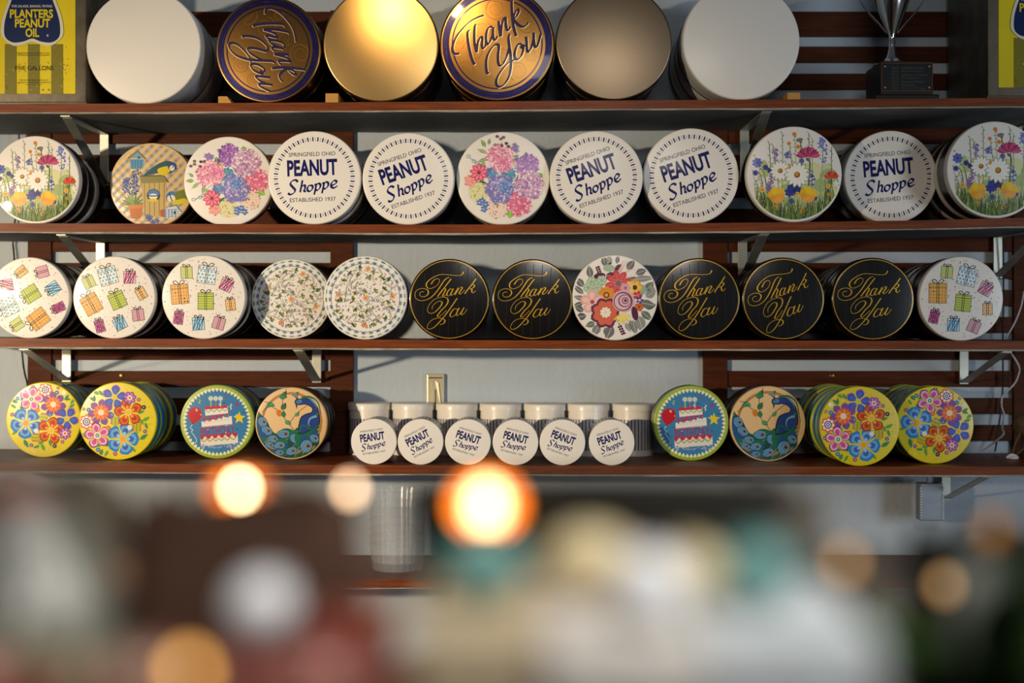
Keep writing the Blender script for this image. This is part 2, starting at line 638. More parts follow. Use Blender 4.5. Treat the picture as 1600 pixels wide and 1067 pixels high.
def art_thanks_purple():
    """purple brush lettering on gold with tone-on-tone swirls and a purple band"""
    a = Art(580, 447, 600, clip=0.965)
    P = '#2c1f45'
    a.metal = 1
    a.ring(502, 572, '#231d49')
    a.step = 0.05
    rnd = random.Random(3)
    for k in range(40):
        t = rnd.uniform(0, 360)
        q = rnd.uniform(506, 560)
        a.ring(q, q + 4, '#37356b', 6, a0=t, a1=t + rnd.uniform(6, 16))
    a.step = 1
    a.ring(460, 474, P)
    dk = '#8a5f2a'
    swirls = [(560, 80, 120), (240, 740, 140), (800, 730, 110), (930, 560, 70), (880, 250, 90), (420, 300, 100), (640, 560, 90), (330, 520, 120),
              (900, 120, 80), (500, 850, 70), (180, 400, 60)]
    for x, y, r in swirls:
        a.step = 0.3
        for q in (0, 1):
            pts = []
            for i in range(22):
                t = i / 21
                an = t * 4.4 * PI + x + q * 2.2
                pts.append((x + r * (1 - t * 0.9) * math.cos(an) * (1 - 0.2 * q), y + r * (1 - t * 0.9) * math.sin(an) * (1 - 0.2 * q)))
            pts = [p for p in pts if (p[0] - 580) ** 2 + (p[1] - 447) ** 2 < 452 ** 2]
            if len(pts) > 4:
                a.stroke(pts, 11 - 4 * q, dk, k=4, taper=True)
    a.step = 1
    S = ([(440, 150), (380, 170), (290, 220), (200, 310), (140, 400), (112, 490), (125, 540), (150, 552), (188, 548)],
         [(296, 303), (270, 330), (275, 420), (295, 530), (325, 630), (347, 662)],
         [(362, 240), (345, 270), (340, 360), (345, 450), (366, 538)],
         [(366, 520), (375, 445), (395, 392), (415, 375), (425, 400), (420, 460), (430, 495), (450, 480), (462, 448)],
         [(530, 272), (495, 275), (470, 320), (462, 400), (475, 450), (500, 430), (530, 350), (537, 270)],
         [(537, 270), (535, 340), (540, 390), (560, 405), (582, 368)],
         [(595, 208), (600, 280), (617, 372)],
         [(617, 360), (625, 260), (645, 190), (665, 180), (668, 230), (680, 300), (700, 300), (717, 268)],
         [(745, -12), (730, 20), (735, 150), (750, 270), (777, 368)],
         [(738, 215), (760, 130), (790, 90), (802, 110), (780, 160), (755, 197), (800, 250), (840, 270), (880, 255), (902, 222)],
         [(498, 745), (475, 755), (465, 700), (465, 620), (490, 540), (540, 470), (580, 455), (597, 480), (588, 560), (590, 640), (610, 675),
          (650, 640), (690, 540), (708, 460)],
         [(712, 345), (697, 385), (705, 470), (718, 560), (722, 680), (700, 790), (650, 870), (600, 895), (572, 870), (575, 810), (620, 730),
          (690, 650), (785, 598)],
         [(835, 450), (795, 455), (765, 520), (760, 580), (785, 610), (825, 580), (850, 510), (845, 460), (830, 475), (845, 490), (882, 448)],
         [(880, 370), (885, 430), (890, 510), (905, 530), (935, 480), (957, 398)],
         [(960, 330), (960, 400), (970, 470), (990, 478), (1010, 430), (1032, 348)])
    for s in S:
        a.stroke([(x + 7, y + 6) for x, y in s], 34, '#e3c58c', pen='nib')
    a.metal = 0
    for s in S:
        a.stroke(s, 34, P, pen='nib')
    return a


def art_wildflowers():
    a = Art(539, 491, 400, clip=0.962)
    r = random.Random(11)
    a.step = 0.1
    for i in range(44):
        a.ell(r.uniform(250, 860), r.uniform(430, 830), r.uniform(30, 80), r.uniform(30, 70), r.choice(['#c3cc86', '#d9d6a0', '#b3bf78', '#cfcf9f', '#a7b57a']), r.uniform(0, 180), 12)
    greens = ['#5f7a35', '#7d9147', '#3f5a2e', '#94a35a', '#4d6b3d', '#2f4a33', '#a3ad6a']
    for i in range(210):
        x = r.uniform(215, 865)
        y0 = 491 + math.sqrt(378 ** 2 - (x - 539) ** 2)
        h = r.uniform(80, 260)
        a.stroke([(x, y0), (x + r.uniform(-15, 15), y0 - h * .5), (x + r.uniform(-50, 50), y0 - h)], r.uniform(5, 11), r.choice(greens), 3, taper=True)
    for x, y, t in [(330, 230, 340), (440, 150, 430), (360, 250, 420), (540, 160, 560), (590, 210, 600), (660, 150, 655), (500, 250, 545), (200, 470, 300), (220, 560, 330),
                    (780, 200, 740), (850, 250, 830), (690, 200, 670), (240, 430, 330), (850, 500, 800), (910, 560, 790)]:
        a.stroke([(t, 760), ((t + x) / 2 + 8, 500), (x, y)], 5, r.choice(greens), 5)
        for k in range(7):
            u = k / 7
            bx, by = x + (t - x) * u * 0.4, y + 200 * u
            a.leaf(bx, by, 26, 7, 50 if k % 2 else 130, r.choice(['#8b9a66', '#6c8350', '#b1b07a']))
    for x, y, h, c in [(380, 330, 100, ['#8f6fa3', '#a888b5', '#6d5590']), (345, 540, 130, ['#8d6f93', '#a98ba6', '#76598a']), (790, 300, 190, ['#6471b8', '#8d94cf', '#4b56a2']),
                       (685, 530, 150, ['#4f5ea8', '#7580bd', '#3b458c']), (480, 330, 50, ['#59629d', '#7d7ab0']), (760, 230, 90, ['#6d78b8', '#858fc4']), (320, 600, 60, ['#7c6090', '#94739c'])]:
        for i in range(34):
            v = r.uniform(-.5, .5)
            a.ell(x + r.gauss(0, 13) * (1.2 - abs(v)), y + v * h, 9, 6, r.choice(c), r.uniform(0, 180), 6)
    for x, y, c in [(230, 395, '#5767b5'), (300, 435, '#3a3a86'), (335, 460, '#3a3a86'), (215, 480, '#44439a'), (520, 610, '#2d3a86'), (500, 640, '#33408f'), (560, 625, '#27327a'), (515, 715, '#4a5495'), (600, 380, '#5b63a6'), (710, 690, '#3b478f')]:
        a.flower(x, y, 46 if c in ('#5767b5', '#2d3a86', '#33408f', '#27327a') else 26, 7, 0.55, c, r.uniform(0, 60), centre='#39306b', cr=.2)
    a.step = 0.5
    for x, y, s, rot in [(422, 462, 88, 10), (562, 495, 108, 0)]:
        a.flower(x, y, s, 14, 0.30, '#f3ede0', rot, edge='#8f9270', p=1.5, centre='#8d5016', cr=.24)
        a.dot(x - 3, y - 5, s * .18, '#c98a2d', 10)
    # magenta cosmos seen from the side
    for k in range(11):
        an = 170 - k * 16
        a.petal(655, 350, an, 4, 105 - 18 * math.sin(math.radians(an)), 34, ['#b03a66', '#c9567c', '#9c2c55'][k % 3], 1.5)
    a.leaf(640, 352, 40, 22, -60, '#5a6b3c')
    a.stroke([(660, 360), (672, 420), (650, 620)], 8, '#5f7443')
    for k in range(7):
        a.petal(850, 525, 160 - k * 23, 2, 62, 32, ['#cf4733', '#dd6147', '#b83826'][k % 3], 1.5)
    a.stroke([(850, 525), (845, 600), (800, 720)], 6, '#5f7443')
    a.leaf(585, 232, 44, 24, 70, '#7a715f')
    a.ell(582, 205, 30, 16, '#83776a', 10)
    a.stroke([(590, 225), (605, 300), (600, 420)], 5, '#6d7350')
    for x, y, s, rot in [(395, 672, 82, 20), (655, 668, 80, -10)]:
        for ang, c in [(150, '#eab02b'), (95, '#f0c62f'), (30, '#f2bb35'), (200, '#e59c2d'), (330, '#eda43b'), (265, '#f0ac4f')]:
            a.petal(x, y, ang + rot, 0, s * (1 if ang < 160 else .8), s * .8, c, 1.7)
    for x, y, s in [(540, 158, 20), (205, 335, 10), (495, 235, 18), (570, 262, 20), (270, 620, 26), (385, 770, 26), (275, 725, 24), (605, 800, 25), (565, 655, 20), (820, 590, 24), (825, 660, 18), (815, 720, 20), (500, 430, 16)]:
        a.flower(x, y, s, 6, 0.7, r.choice(['#e7a53a', '#dd8b38', '#e9b54b']), r.uniform(0, 60), centre='#b8641e', cr=.3)
    for i in range(120):
        x = r.uniform(260, 830)
        y0 = 491 + math.sqrt(376 ** 2 - (x - 539) ** 2)
        a.stroke([(x, y0), (x + r.uniform(-12, 12), y0 - 60), (x + r.uniform(-40, 40), y0 - r.uniform(70, 150))], r.uniform(4, 9), r.choice(greens[:6]), 3, taper=True)
    return a


def art_hydrangea():
    a = Art(1205, 472, 389)
    r = random.Random(5)
    G = ['#5d8a4f', '#7fa556', '#3f7350', '#9bb86b', '#2f6650']
    for x, y, L, W, an, c in [(1060, 215, 80, 32, 120, '#74924c'), (1085, 195, 60, 26, 80, '#6d9150'), (1070, 260, 90, 30, 160, '#86a063'), (1070, 310, 85, 32, 200, '#7d9a5c'), (1060, 340, 70, 26, 215, '#7d9a5c'),
                              (1285, 320, 70, 40, 40, G[2]), (1405, 290, 45, 26, 110, '#68935d'), (1490, 470, 60, 60, 40, '#74b03d'), (1500, 480, 60, 40, -40, '#5e9c3a'), (985, 520, 95, 60, 0, G[2]), (1330, 440, 70, 40, -70, '#4b7f62'),
                              (1200, 430, 90, 34, -40, '#467d74'), (1330, 620, 80, 42, -40, '#2e6a50'), (1270, 740, 70, 60, -100, '#8abb41'), (1225, 670, 70, 40, -80, '#5e9c54'), (1290, 370, 60, 50, 60, '#c9d35a'), (1310, 560, 60, 40, 20, '#b7c85b')]:
        a.leaf(x, y, L, W, an, c, '#d9e0c0')
    a.ball(1000, 590, 98, ['#dcd6a2', '#e2dcb0', '#cfc784', '#8f8255', '#e9e2c4'], 55, r, .12)
    a.ball(1160, 720, 98, ['#ecd3c2', '#e7c9bb', '#d9a7a3', '#8a6a58', '#ecdccb'], 60, r, .11)
    a.ball(935, 495, 57, ['#e8a59a', '#d9776e', '#efc0b0'], 26, r, .2)
    a.ball(1110, 430, 55, ['#6c96bd', '#8fb3cf', '#4779ad'], 30, r, .25)
    a.ball(1250, 440, 63, ['#5d92ad', '#83b3b8', '#3d7aa3'], 32, r, .22)
    a.ball(1340, 680, 115, ['#dc7090', '#e99ab0', '#f2bfc8', '#cf5a80', '#f4d6d6'], 90, r)
    a.ball(1405, 365, 106, ['#a06bb0', '#c58ac4', '#8355a0', '#dba6cf', '#6b4a96'], 110, r)
    a.ball(1420, 530, 129, ['#c99cbd', '#dfbacf', '#b584b2', '#ecd3de', '#a077a8', '#f0dfe4'], 130, r)
    a.ball(1182, 300, 129, ['#e49ab0', '#f0bcc6', '#d97f9c', '#f4d3d4', '#cf6a8f', '#f6dedb'], 140, r)
    a.ball(1215, 365, 69, ['#d8749a', '#e79ab2', '#f0bcc8'], 40, r, .2)
    a.ball(1178, 560, 129, ['#8478b4', '#a99cca', '#7280bd', '#9a78ae', '#6a7cba', '#c3b8d8', '#cfc6dc'], 150, r)
    a.ball(1220, 540, 63, ['#7088c2', '#93a4d2', '#5a72b4', '#b5c0dc'], 40, r, .2)
    a.flower(1005, 425, 82, 9, 0.42, '#d94f72', 10, inner='#ee8c9c', centre='#8d3246', cr=.16)
    for x, y in [(1030, 660), (1060, 690), (1045, 730), (1010, 675)]:
        a.flower(x, y, 30, 5, .6, '#5d7dc0', r.uniform(0, 70), centre='#dfe6f2', cr=.2)
    for x, y, c in [(1155, 125, '#6a548d'), (1185, 145, '#8d6c5a'), (1208, 132, '#7a6750'), (1232, 183, '#4d3a4a'), (1250, 208, '#6a5560'), (1195, 200, '#5a4a50'), (1140, 195, '#a87c6c')]:
        a.dot(x, y, 13, c)
    for k in range(4):
        a.flower(1300 + 14 * (k % 2), 200 + 14 * k, 26, 5, .5, '#9a83c2', k * 20, centre='#6a4f99', cr=.2)
    for x, y in [(915, 290), (960, 330), (985, 345)]:
        a.ring(12, 16, '#8fb0bb', 10, x, y)
    a.stroke([(915, 300), (955, 320), (985, 350)], 4, '#8fb0bb')
    return a


def art_birdhouse():
    a = Art(1253, 677, 341, clip=0.962)
    a.step = 0.05
    for k in range(-9, 10):
        d = k * 78
        for q, c in ((1, '#d7b878'), (-1, '#a9a7ae')):
            cx_, cy_ = 1253 + d, 677
            e = 420
            a.poly([(cx_ - e - 18, cy_ - q * e), (cx_ - e + 18, cy_ - q * e), (cx_ + e + 18, cy_ + q * e), (cx_ + e - 18, cy_ + q * e)], c)
    for i in range(-9, 10):
        for j in range(-9, 10):
            x, y = 1253 + (i + j) * 39, 677 + (i - j) * 39
            if (x - 1253) ** 2 + (y - 677) ** 2 < 330 ** 2:
                a.poly([(x, y - 18), (x + 18, y), (x, y + 18), (x - 18, y)], '#9c8f74')
    a.step = 1
    # hanging house
    a.poly([(1075, 470), (1190, 470), (1180, 545), (1090, 548)], '#5d92b5')
    for k in range(4):
        a.stroke([(1095 + 24 * k, 475), (1098 + 22 * k, 545)], 5, '#37688c', 2)
    a.poly([(1140, 405), (1095, 460), (1188, 460)], '#6fa3c2')
    a.stroke([(1062, 462), (1142, 402), (1205, 468)], 16, '#8a7440', 1, smooth=False)
    a.dot(1150, 455, 9, '#2a2a2a')
    a.stroke([(1138, 548), (1150, 600)], 7, '#6d5a32', 2)
    # hyacinth in a pot
    r = random.Random(4)
    a.step = .1
    for x, y, h in [(1050, 680, 120), (1118, 660, 190)]:
        for i in range(60):
            v = r.uniform(-.5, .5)
            a.ell(x + r.gauss(0, 15), y + v * h, 10, 7, r.choice(['#394f8f', '#54699f', '#2b3b75', '#6d80b5']), r.uniform(0, 180), 6)
    a.step = 1
    for an in (60, 80, 100, 118, 135, 150, 40, 165, 20):
        a.petal(1110, 850, an, 0, 120 if an not in (165, 20) else 100, 16, r.choice(['#7d9c48', '#5c8038', '#98b060']), .8)
    a.poly([(1072, 850), (1185, 845), (1165, 945), (1088, 950)], '#c06a33')
    a.poly([(1064, 838), (1192, 833), (1190, 862), (1068, 868)], '#d07f45')
    # post house
    a.poly([(1170, 650), (1372, 650), (1365, 930), (1190, 935)], '#c2a668')
    for k in range(5):
        a.stroke([(1195 + 40 * k, 660), (1200 + 38 * k, 925)], 5, '#7c6432', 2)
    a.poly([(1160, 605), (1350, 600), (1390, 655), (1165, 665)], '#8d8450')
    a.stroke([(1160, 605), (1350, 600), (1390, 655)], 8, '#4f4a2a', 1, smooth=False)
    a.ell(1268, 760, 55, 52, '#4a4232')
    # great tits and blue tits
    def tit(x, y, s, k=1):
        a.blob([(x - 150 * s * k, y + 70 * s), (x - 60 * s * k, y - 10 * s), (x + 40 * s * k, y - 55 * s), (x + 110 * s * k, y - 35 * s), (x + 120 * s * k, y + 20 * s), (x + 50 * s * k, y + 60 * s), (x - 30 * s * k, y + 50 * s)], '#3d5a5e')
        a.blob([(x - 30 * s * k, y + 15 * s), (x + 50 * s * k, y - 10 * s), (x + 80 * s * k, y + 20 * s), (x + 40 * s * k, y + 65 * s), (x - 10 * s * k, y + 62 * s)], '#d6c128')
        a.ell(x + 95 * s * k, y - 8 * s, 38 * s, 36 * s, '#34508a')
        a.ell(x + 92 * s * k, y + 6 * s, 22 * s, 24 * s, '#e5ddcc')
        a.dot(x + 100 * s * k, y - 4 * s, 6 * s, '#15151a')
        a.poly([(x + 122 * s * k, y + 2 * s), (x + 142 * s * k, y + 12 * s), (x + 122 * s * k, y + 18 * s)], '#3a3328')
    tit(1330, 535, .95)
    a.ell(1268, 752, 46, 38, '#4c7fb8')
    a.ell(1266, 770, 36, 24, '#e6e0cf')
    a.stroke([(1222, 765), (1310, 765)], 8, '#1d2a44', 2)
    a.ell(1265, 800, 38, 14, '#d6c128')
    a.ell(1415, 770, 46, 44, '#4c7fb8')
    a.ell(1412, 785, 34, 28, '#e6e0cf')
    a.stroke([(1395, 745), (1420, 810)], 8, '#1d2a44', 2)
    a.blob([(1440, 740), (1530, 715), (1545, 790), (1460, 800)], '#75803c')
    a.blob([(1420, 810), (1520, 785), (1530, 820), (1440, 835)], '#d9c42c')
    # small checked house at the foot
    a.poly([(1360, 870), (1450, 845), (1500, 905), (1445, 945), (1362, 945)], '#cdd6dd')
    a.step = .1
    for i in range(4):
        a.stroke([(1365 + 26 * i, 872), (1367 + 26 * i, 942)], 9, '#6d87a8', 2)
        a.stroke([(1364, 880 + 18 * i), (1480, 872 + 18 * i)], 7, '#8fa3bd', 2)
    a.step = 1
    a.stroke([(1400, 850), (1452, 838), (1503, 905), (1440, 950)], 9, '#5f6f86', 1, smooth=False)
    a.dot(1440, 900, 11, '#33313a')
    a.poly([(1320, 880), (1360, 870), (1360, 940), (1325, 930)], '#a9664a')
    for x, y in [(1220, 930), (1245, 940), (1265, 975), (1300, 970), (1235, 955)]:
        a.flower(x, y, 22, 5, .6, '#4e66a8', x, centre='#26356e', cr=.2)
    return a


def art_gifts():
    a = Art(347, 469, 289)
    r = random.Random(8)
    a.step = 0.02
    for i in range(230):
        t, d = r.uniform(0, 2 * PI), 270 * math.sqrt(r.random())
        a.dot(347 + d * math.cos(t), 469 + d * math.sin(t), r.choice([2.5, 3.5, 5]), r.choice(['#c98aa0', '#9cc0cf', '#d9c36a', '#b8c77a', '#a85a7c', '#e0a878', '#8d6fa0']), 6)
    a.step = 1
    K = '#2b2424'
    for x, y, ww, h, rot, c, pat, c2 in [(230, 300, 76, 78, 2, '#c3cc7d', 0, 0), (370, 315, 122, 118, -8, '#dfe6e4', 'd', '#4f95bd'), (505, 385, 80, 82, -22, '#e0b9c4', 's', '#b03f74'),
                                         (183, 448, 118, 132, 5, '#e8bd73', 'c', '#d89a48'), (362, 497, 104, 112, 0, '#c3cf62', 'h', '#8fa33c'), (533, 522, 62, 76, 6, '#ecc184', 'd', '#c8893c'),
                                         (175, 612, 62, 84, -8, '#d99ab8', 'x', '#a8457e'), (312, 652, 78, 84, 4, '#bcd9e6', 's', '#3f8ab5'), (452, 650, 78, 78, -16, '#d3a0ac', 0, 0)]:
        ca, sa = math.cos(math.radians(rot)), math.sin(math.radians(rot))

        def R(u, v):
            return (x + u * ca + v * sa, y - u * sa + v * ca)
        W2, H2 = ww / 2, h / 2
        a.poly([R(-W2 - 3, -H2 - 3), R(W2 + 3, -H2 - 3), R(W2 + 3, H2 + 3), R(-W2 - 3, H2 + 3)], K)
        a.poly([R(-W2, -H2), R(W2, -H2), R(W2, H2), R(-W2, H2)], c)
        a.step = .05
        if pat == 'd':
            n = 5 if ww > 100 else 4
            for i in range(n):
                for j in range(n):
                    a.dot(*R(-W2 + ww * (i + .5 + .25 * (j % 2 * 2 - 1)) / n, -H2 + h * (j + .5) / n), ww / n * .27, c2, 7)
        if pat == 'h':
            for j in range(7):
                v = -H2 + h * (j + .5) / 7
                a.stroke([R(-W2, v), R(W2, v)], 6, c2, 1, smooth=False)
        if pat == 'c':
            for j in range(6):
                v = -H2 + h * (j + .5) / 6
                a.stroke([R(-W2, v), R(W2, v)], 8, c2, 1, smooth=False)
                v = -W2 + ww * (j + .5) / 6
                a.stroke([R(v, -H2), R(v, H2)], 8, c2, 1, smooth=False)
        if pat in ('s', 'x'):
            for j in range(-3, 6):
                for q in ((1,) if pat == 's' else (1, -1)):
                    pts = []
                    u0 = -W2 + ww * j / 4
                    for t in (0, 1):
                        pts.append((u0 + q * ww * .55 * (t - .5), H2 - h * t))
                    pts = [(max(-W2, min(W2, p[0])), p[1]) for p in pts]
                    if abs(pts[0][0] - pts[1][0]) > 8:
                        a.stroke([R(*pts[0]), R(*pts[1])], 8, c2, 1, smooth=False)
        a.step = 1
        for u in (-6, 6):
            a.stroke([R(u, -H2), R(u, H2)], 4, K, 1, smooth=False)
        if h > 80:
            a.stroke([R(-W2 - 5, -H2 + h * .2), R(W2 + 5, -H2 + h * .2)], 3, K, 1, smooth=False)
        for q in (-1, 1):
            a.stroke([R(0, -H2), R(q * ww * .16, -H2 - h * .2), R(q * ww * .34, -H2 - h * .16), R(q * ww * .2, -H2 - h * .03), R(0, -H2)], 5, K, 5)
        a.dot(*R(0, -H2 - 2), 5, K)
    return a


def art_ditsy():
    a = Art(0, 0, 300, clip=0.962)
    r = random.Random(21)
    a.step = .01
    n = 60
    for i in range(n):
        for j in range(3):
            c = [['#63708a', '#d8d8d4', '#8f9f86'], ['#cfd3d0', '#e6e2d8', '#c6cdbb'], ['#7b8a72', '#d5d6cf', '#5c6a8c'], ['#d8d8d4', '#e9e4da', '#d0d5cc']][i % 4][j]
            a.ring(247 + 15 * j, 262 + 15 * j, c, 1, a0=i * 6, a1=i * 6 + 6)
    a.step = 1
    pts = []
    for k in range(96):
        t = 2 * PI * k / 96
        R = 243 + 4 * (k % 2)
        pts.append((R * math.cos(t), R * math.sin(t)))
    a.stroke(pts + pts[:1], 4, '#4d5a86', 2)
    a.step = .02
    put = []

    def spot(dmin, lim=222):
        for _ in range(80):
            t, d = r.uniform(0, 2 * PI), lim * math.sqrt(r.random())
            p = (d * math.cos(t), d * math.sin(t))
            if all((p[0] - q[0]) ** 2 + (p[1] - q[1]) ** 2 > dmin ** 2 for q in put):
                put.append(p)
                return p
        return None
    for x, y in [(0, 0), (-8, 195), (18, -222 + 15), (-190, -20), (195, -10), (90, -110), (-120, 105)]:
        put.append((x, y))
        if abs(x) > 80 and abs(y) > 90:
            continue
        a.flower(x, y, 24, 6, .5, '#dd8a3a', x, inner='#e8a94f', centre='#b8571d', cr=.25)
    for i in range(26):
        p = spot(34)
        if p:
            t = r.uniform(0, 360)
            for q in (-60, 0, 60, 180):
                a.leaf(*p, 28 if q != 180 else 34, 17 if q != 180 else 5, t + q, r.choice(['#6f7d4c', '#8a9560', '#53653f']))
    for i in range(24):
        p = spot(30)
        if p:
            t = r.uniform(0, 360)
            ca, sa = math.cos(math.radians(t)), math.sin(math.radians(t))
            a.stroke([(p[0] - 34 * ca, p[1] - 34 * sa), p, (p[0] + 30 * ca - 10 * sa, p[1] + 30 * sa + 10 * ca)], 3, '#5a5a3c', 3)
            for k in range(5):
                a.leaf(p[0] + (k * 13 - 26) * ca, p[1] + (k * 13 - 26) * sa, 15, 5, -t + 60, '#8a8a68')
    for i in range(40):
        p = spot(25)
        if p:
            a.leaf(*p, 34, 13, r.uniform(0, 360), r.choice(['#75805a', '#8d9670', '#9a9c8a']))
    for i in range(40):
        p = spot(22)
        if p:
            a.flower(*p, 10, 5, .7, r.choice(['#7d74a8', '#8a8fc0', '#94709a']), 10, centre='#d9c57a', cr=.25)
    for i in range(170):
        p = spot(12)
        if p:
            a.ell(*p, 8, 3, r.choice(['#b05a58', '#9a8a5c', '#8f8fb0', '#c08a70', '#a5a98a']), r.uniform(0, 180), 7)
    return a


def art_bouquet():
    a = Art(938, 465, 298)
    gl = ['#706f6d', '#82817c', '#5f5f5f', '#8f8f88', '#6b7468']
    r = random.Random(2)
    L = [(770, 330, 75, 34, 100), (720, 390, 70, 34, 130), (720, 440, 80, 26, 140), (720, 500, 70, 24, 200), (740, 480, 80, 26, 165), (720, 560, 60, 30, 150), (740, 590, 70, 36, 190), (800, 640, 60, 30, 200), (830, 650, 80, 40, 240), (870, 670, 60, 26, 280),
         (920, 660, 90, 46, 245), (1040, 620, 80, 26, 290), (1060, 620, 90, 28, 285), (1010, 640, 60, 24, 300), (1100, 590, 100, 50, 285), (1120, 560, 80, 36, 320), (1140, 530, 70, 36, 10), (1110, 500, 90, 40, 350), (1150, 460, 70, 40, 30), (1150, 420, 70, 40, 50),
         (1110, 350, 80, 30, 170), (1080, 300, 70, 34, 20), (1020, 270, 70, 36, 50), (950, 230, 50, 20, 80), (910, 230, 55, 24, 110), (870, 250, 70, 30, 100), (1060, 340, 130, 30, 5), (1180, 380, 60, 24, 300)]
    for x, y, l, w_, an in L:
        a.leaf(x, y, l * 1.25, w_ * 1.45, an, r.choice(gl), '#b9b8b2')
    for s in ([(960, 320), (990, 260), (1020, 205)], [(980, 330), (1030, 280), (1100, 265)], [(1000, 330), (1060, 320), (1140, 308)], [(960, 300), (985, 230), (1000, 210)]):
        a.stroke(s, 15, '#e6b3a6', taper=True)
    for s in ([(900, 330), (905, 270), (900, 215)], [(930, 300), (945, 250), (970, 235)], [(840, 320), (830, 270), (815, 245)], [(880, 340), (885, 300), (930, 290)], [(960, 640), (985, 680), (1000, 720)]):
        a.stroke(s, 5, '#4d2a3a')
        for q in (.3, .5, .7, .9):
            p0, p1 = s[0], s[2]
            a.dot(p0[0] + (p1[0] - p0[0]) * q + 7, p0[1] + (p1[1] - p0[1]) * q, 8, '#5a2c42')
            a.dot(p0[0] + (p1[0] - p0[0]) * q - 8, p0[1] + (p1[1] - p0[1]) * q + 6, 8, '#5a2c42')
    a.ell(830, 315, 42, 22, '#56243c', 10)
    for x, y in [(775, 355), (750, 395), (790, 405), (825, 365), (845, 345), (800, 430)]:
        a.flower(x, y, 38, 6, .8, '#9db596', x, inner='#b9cbae', centre='#86a083', cr=.2)
    a.ell(895, 260, 40, 26, '#a3b79e')
    a.ell(1130, 410, 26, 34, '#8fae9a')
    a.flower(960, 365, 97, 8, 0.45, '#c9424a', 12, inner='#d85a5a', centre='#7d6a6c', cr=.2)
    a.flower(1075, 395, 57, 6, .9, '#e2a23a', 0, inner='#eec057', centre='#5a3030', cr=.3)
    a.ell(1040, 395, 22, 45, '#e7cb70', 10)
    a.flower(878, 447, 66, 9, .6, '#dc8f35', 5, centre='#5a3a2a', cr=.32)
    a.dot(878, 447, 13, '#d9a24c')
    a.flower(1010, 398, 39, 6, .7, '#d9a0ae', 0, centre='#a85a70', cr=.25)
    a.flower(780, 495, 89, 5, .75, '#e3a9a0', 20, inner='#efc3b8', centre='#b8445a', cr=.16)
    a.flower(872, 572, 114, 8, .62, '#6b3452', 22, p=1.8)
    a.flower(872, 572, 94, 8, .60, '#d2694f', 22, p=1.8)
    a.flower(872, 568, 41, 9, .5, '#efe3cf', 0)
    a.dot(998, 490, 78, '#d8aab4', 24)
    for rr, c, o in ((66, '#6a3355', -4), (58, '#dfb6be', -6), (44, '#6a3355', 6), (38, '#dfb6be', 8), (24, '#6a3355', 10), (18, '#d9a7b0', 10), (10, '#6a2a48', 12)):
        a.dot(998 + o, 490 - o * .4, rr, c, 20)
    for k in range(9):
        a.petal(985, 575, -20 - k * 15, 0, 80, 14, ['#e8cf62', '#f0dd8b'][k % 2])
    a.flower(1105, 530, 34, 5, .8, '#c8662f', 0, centre='#8a3a1a', cr=.2)
    a.ell(1075, 575, 22, 50, '#5a2a48', 10)
    a.flower(1095, 450, 34, 5, .7, '#c23d4f', 0)
    a.flower(1108, 482, 29, 5, .5, '#4b3a7d', 0, centre='#d9d9ea', cr=.25)
    return a


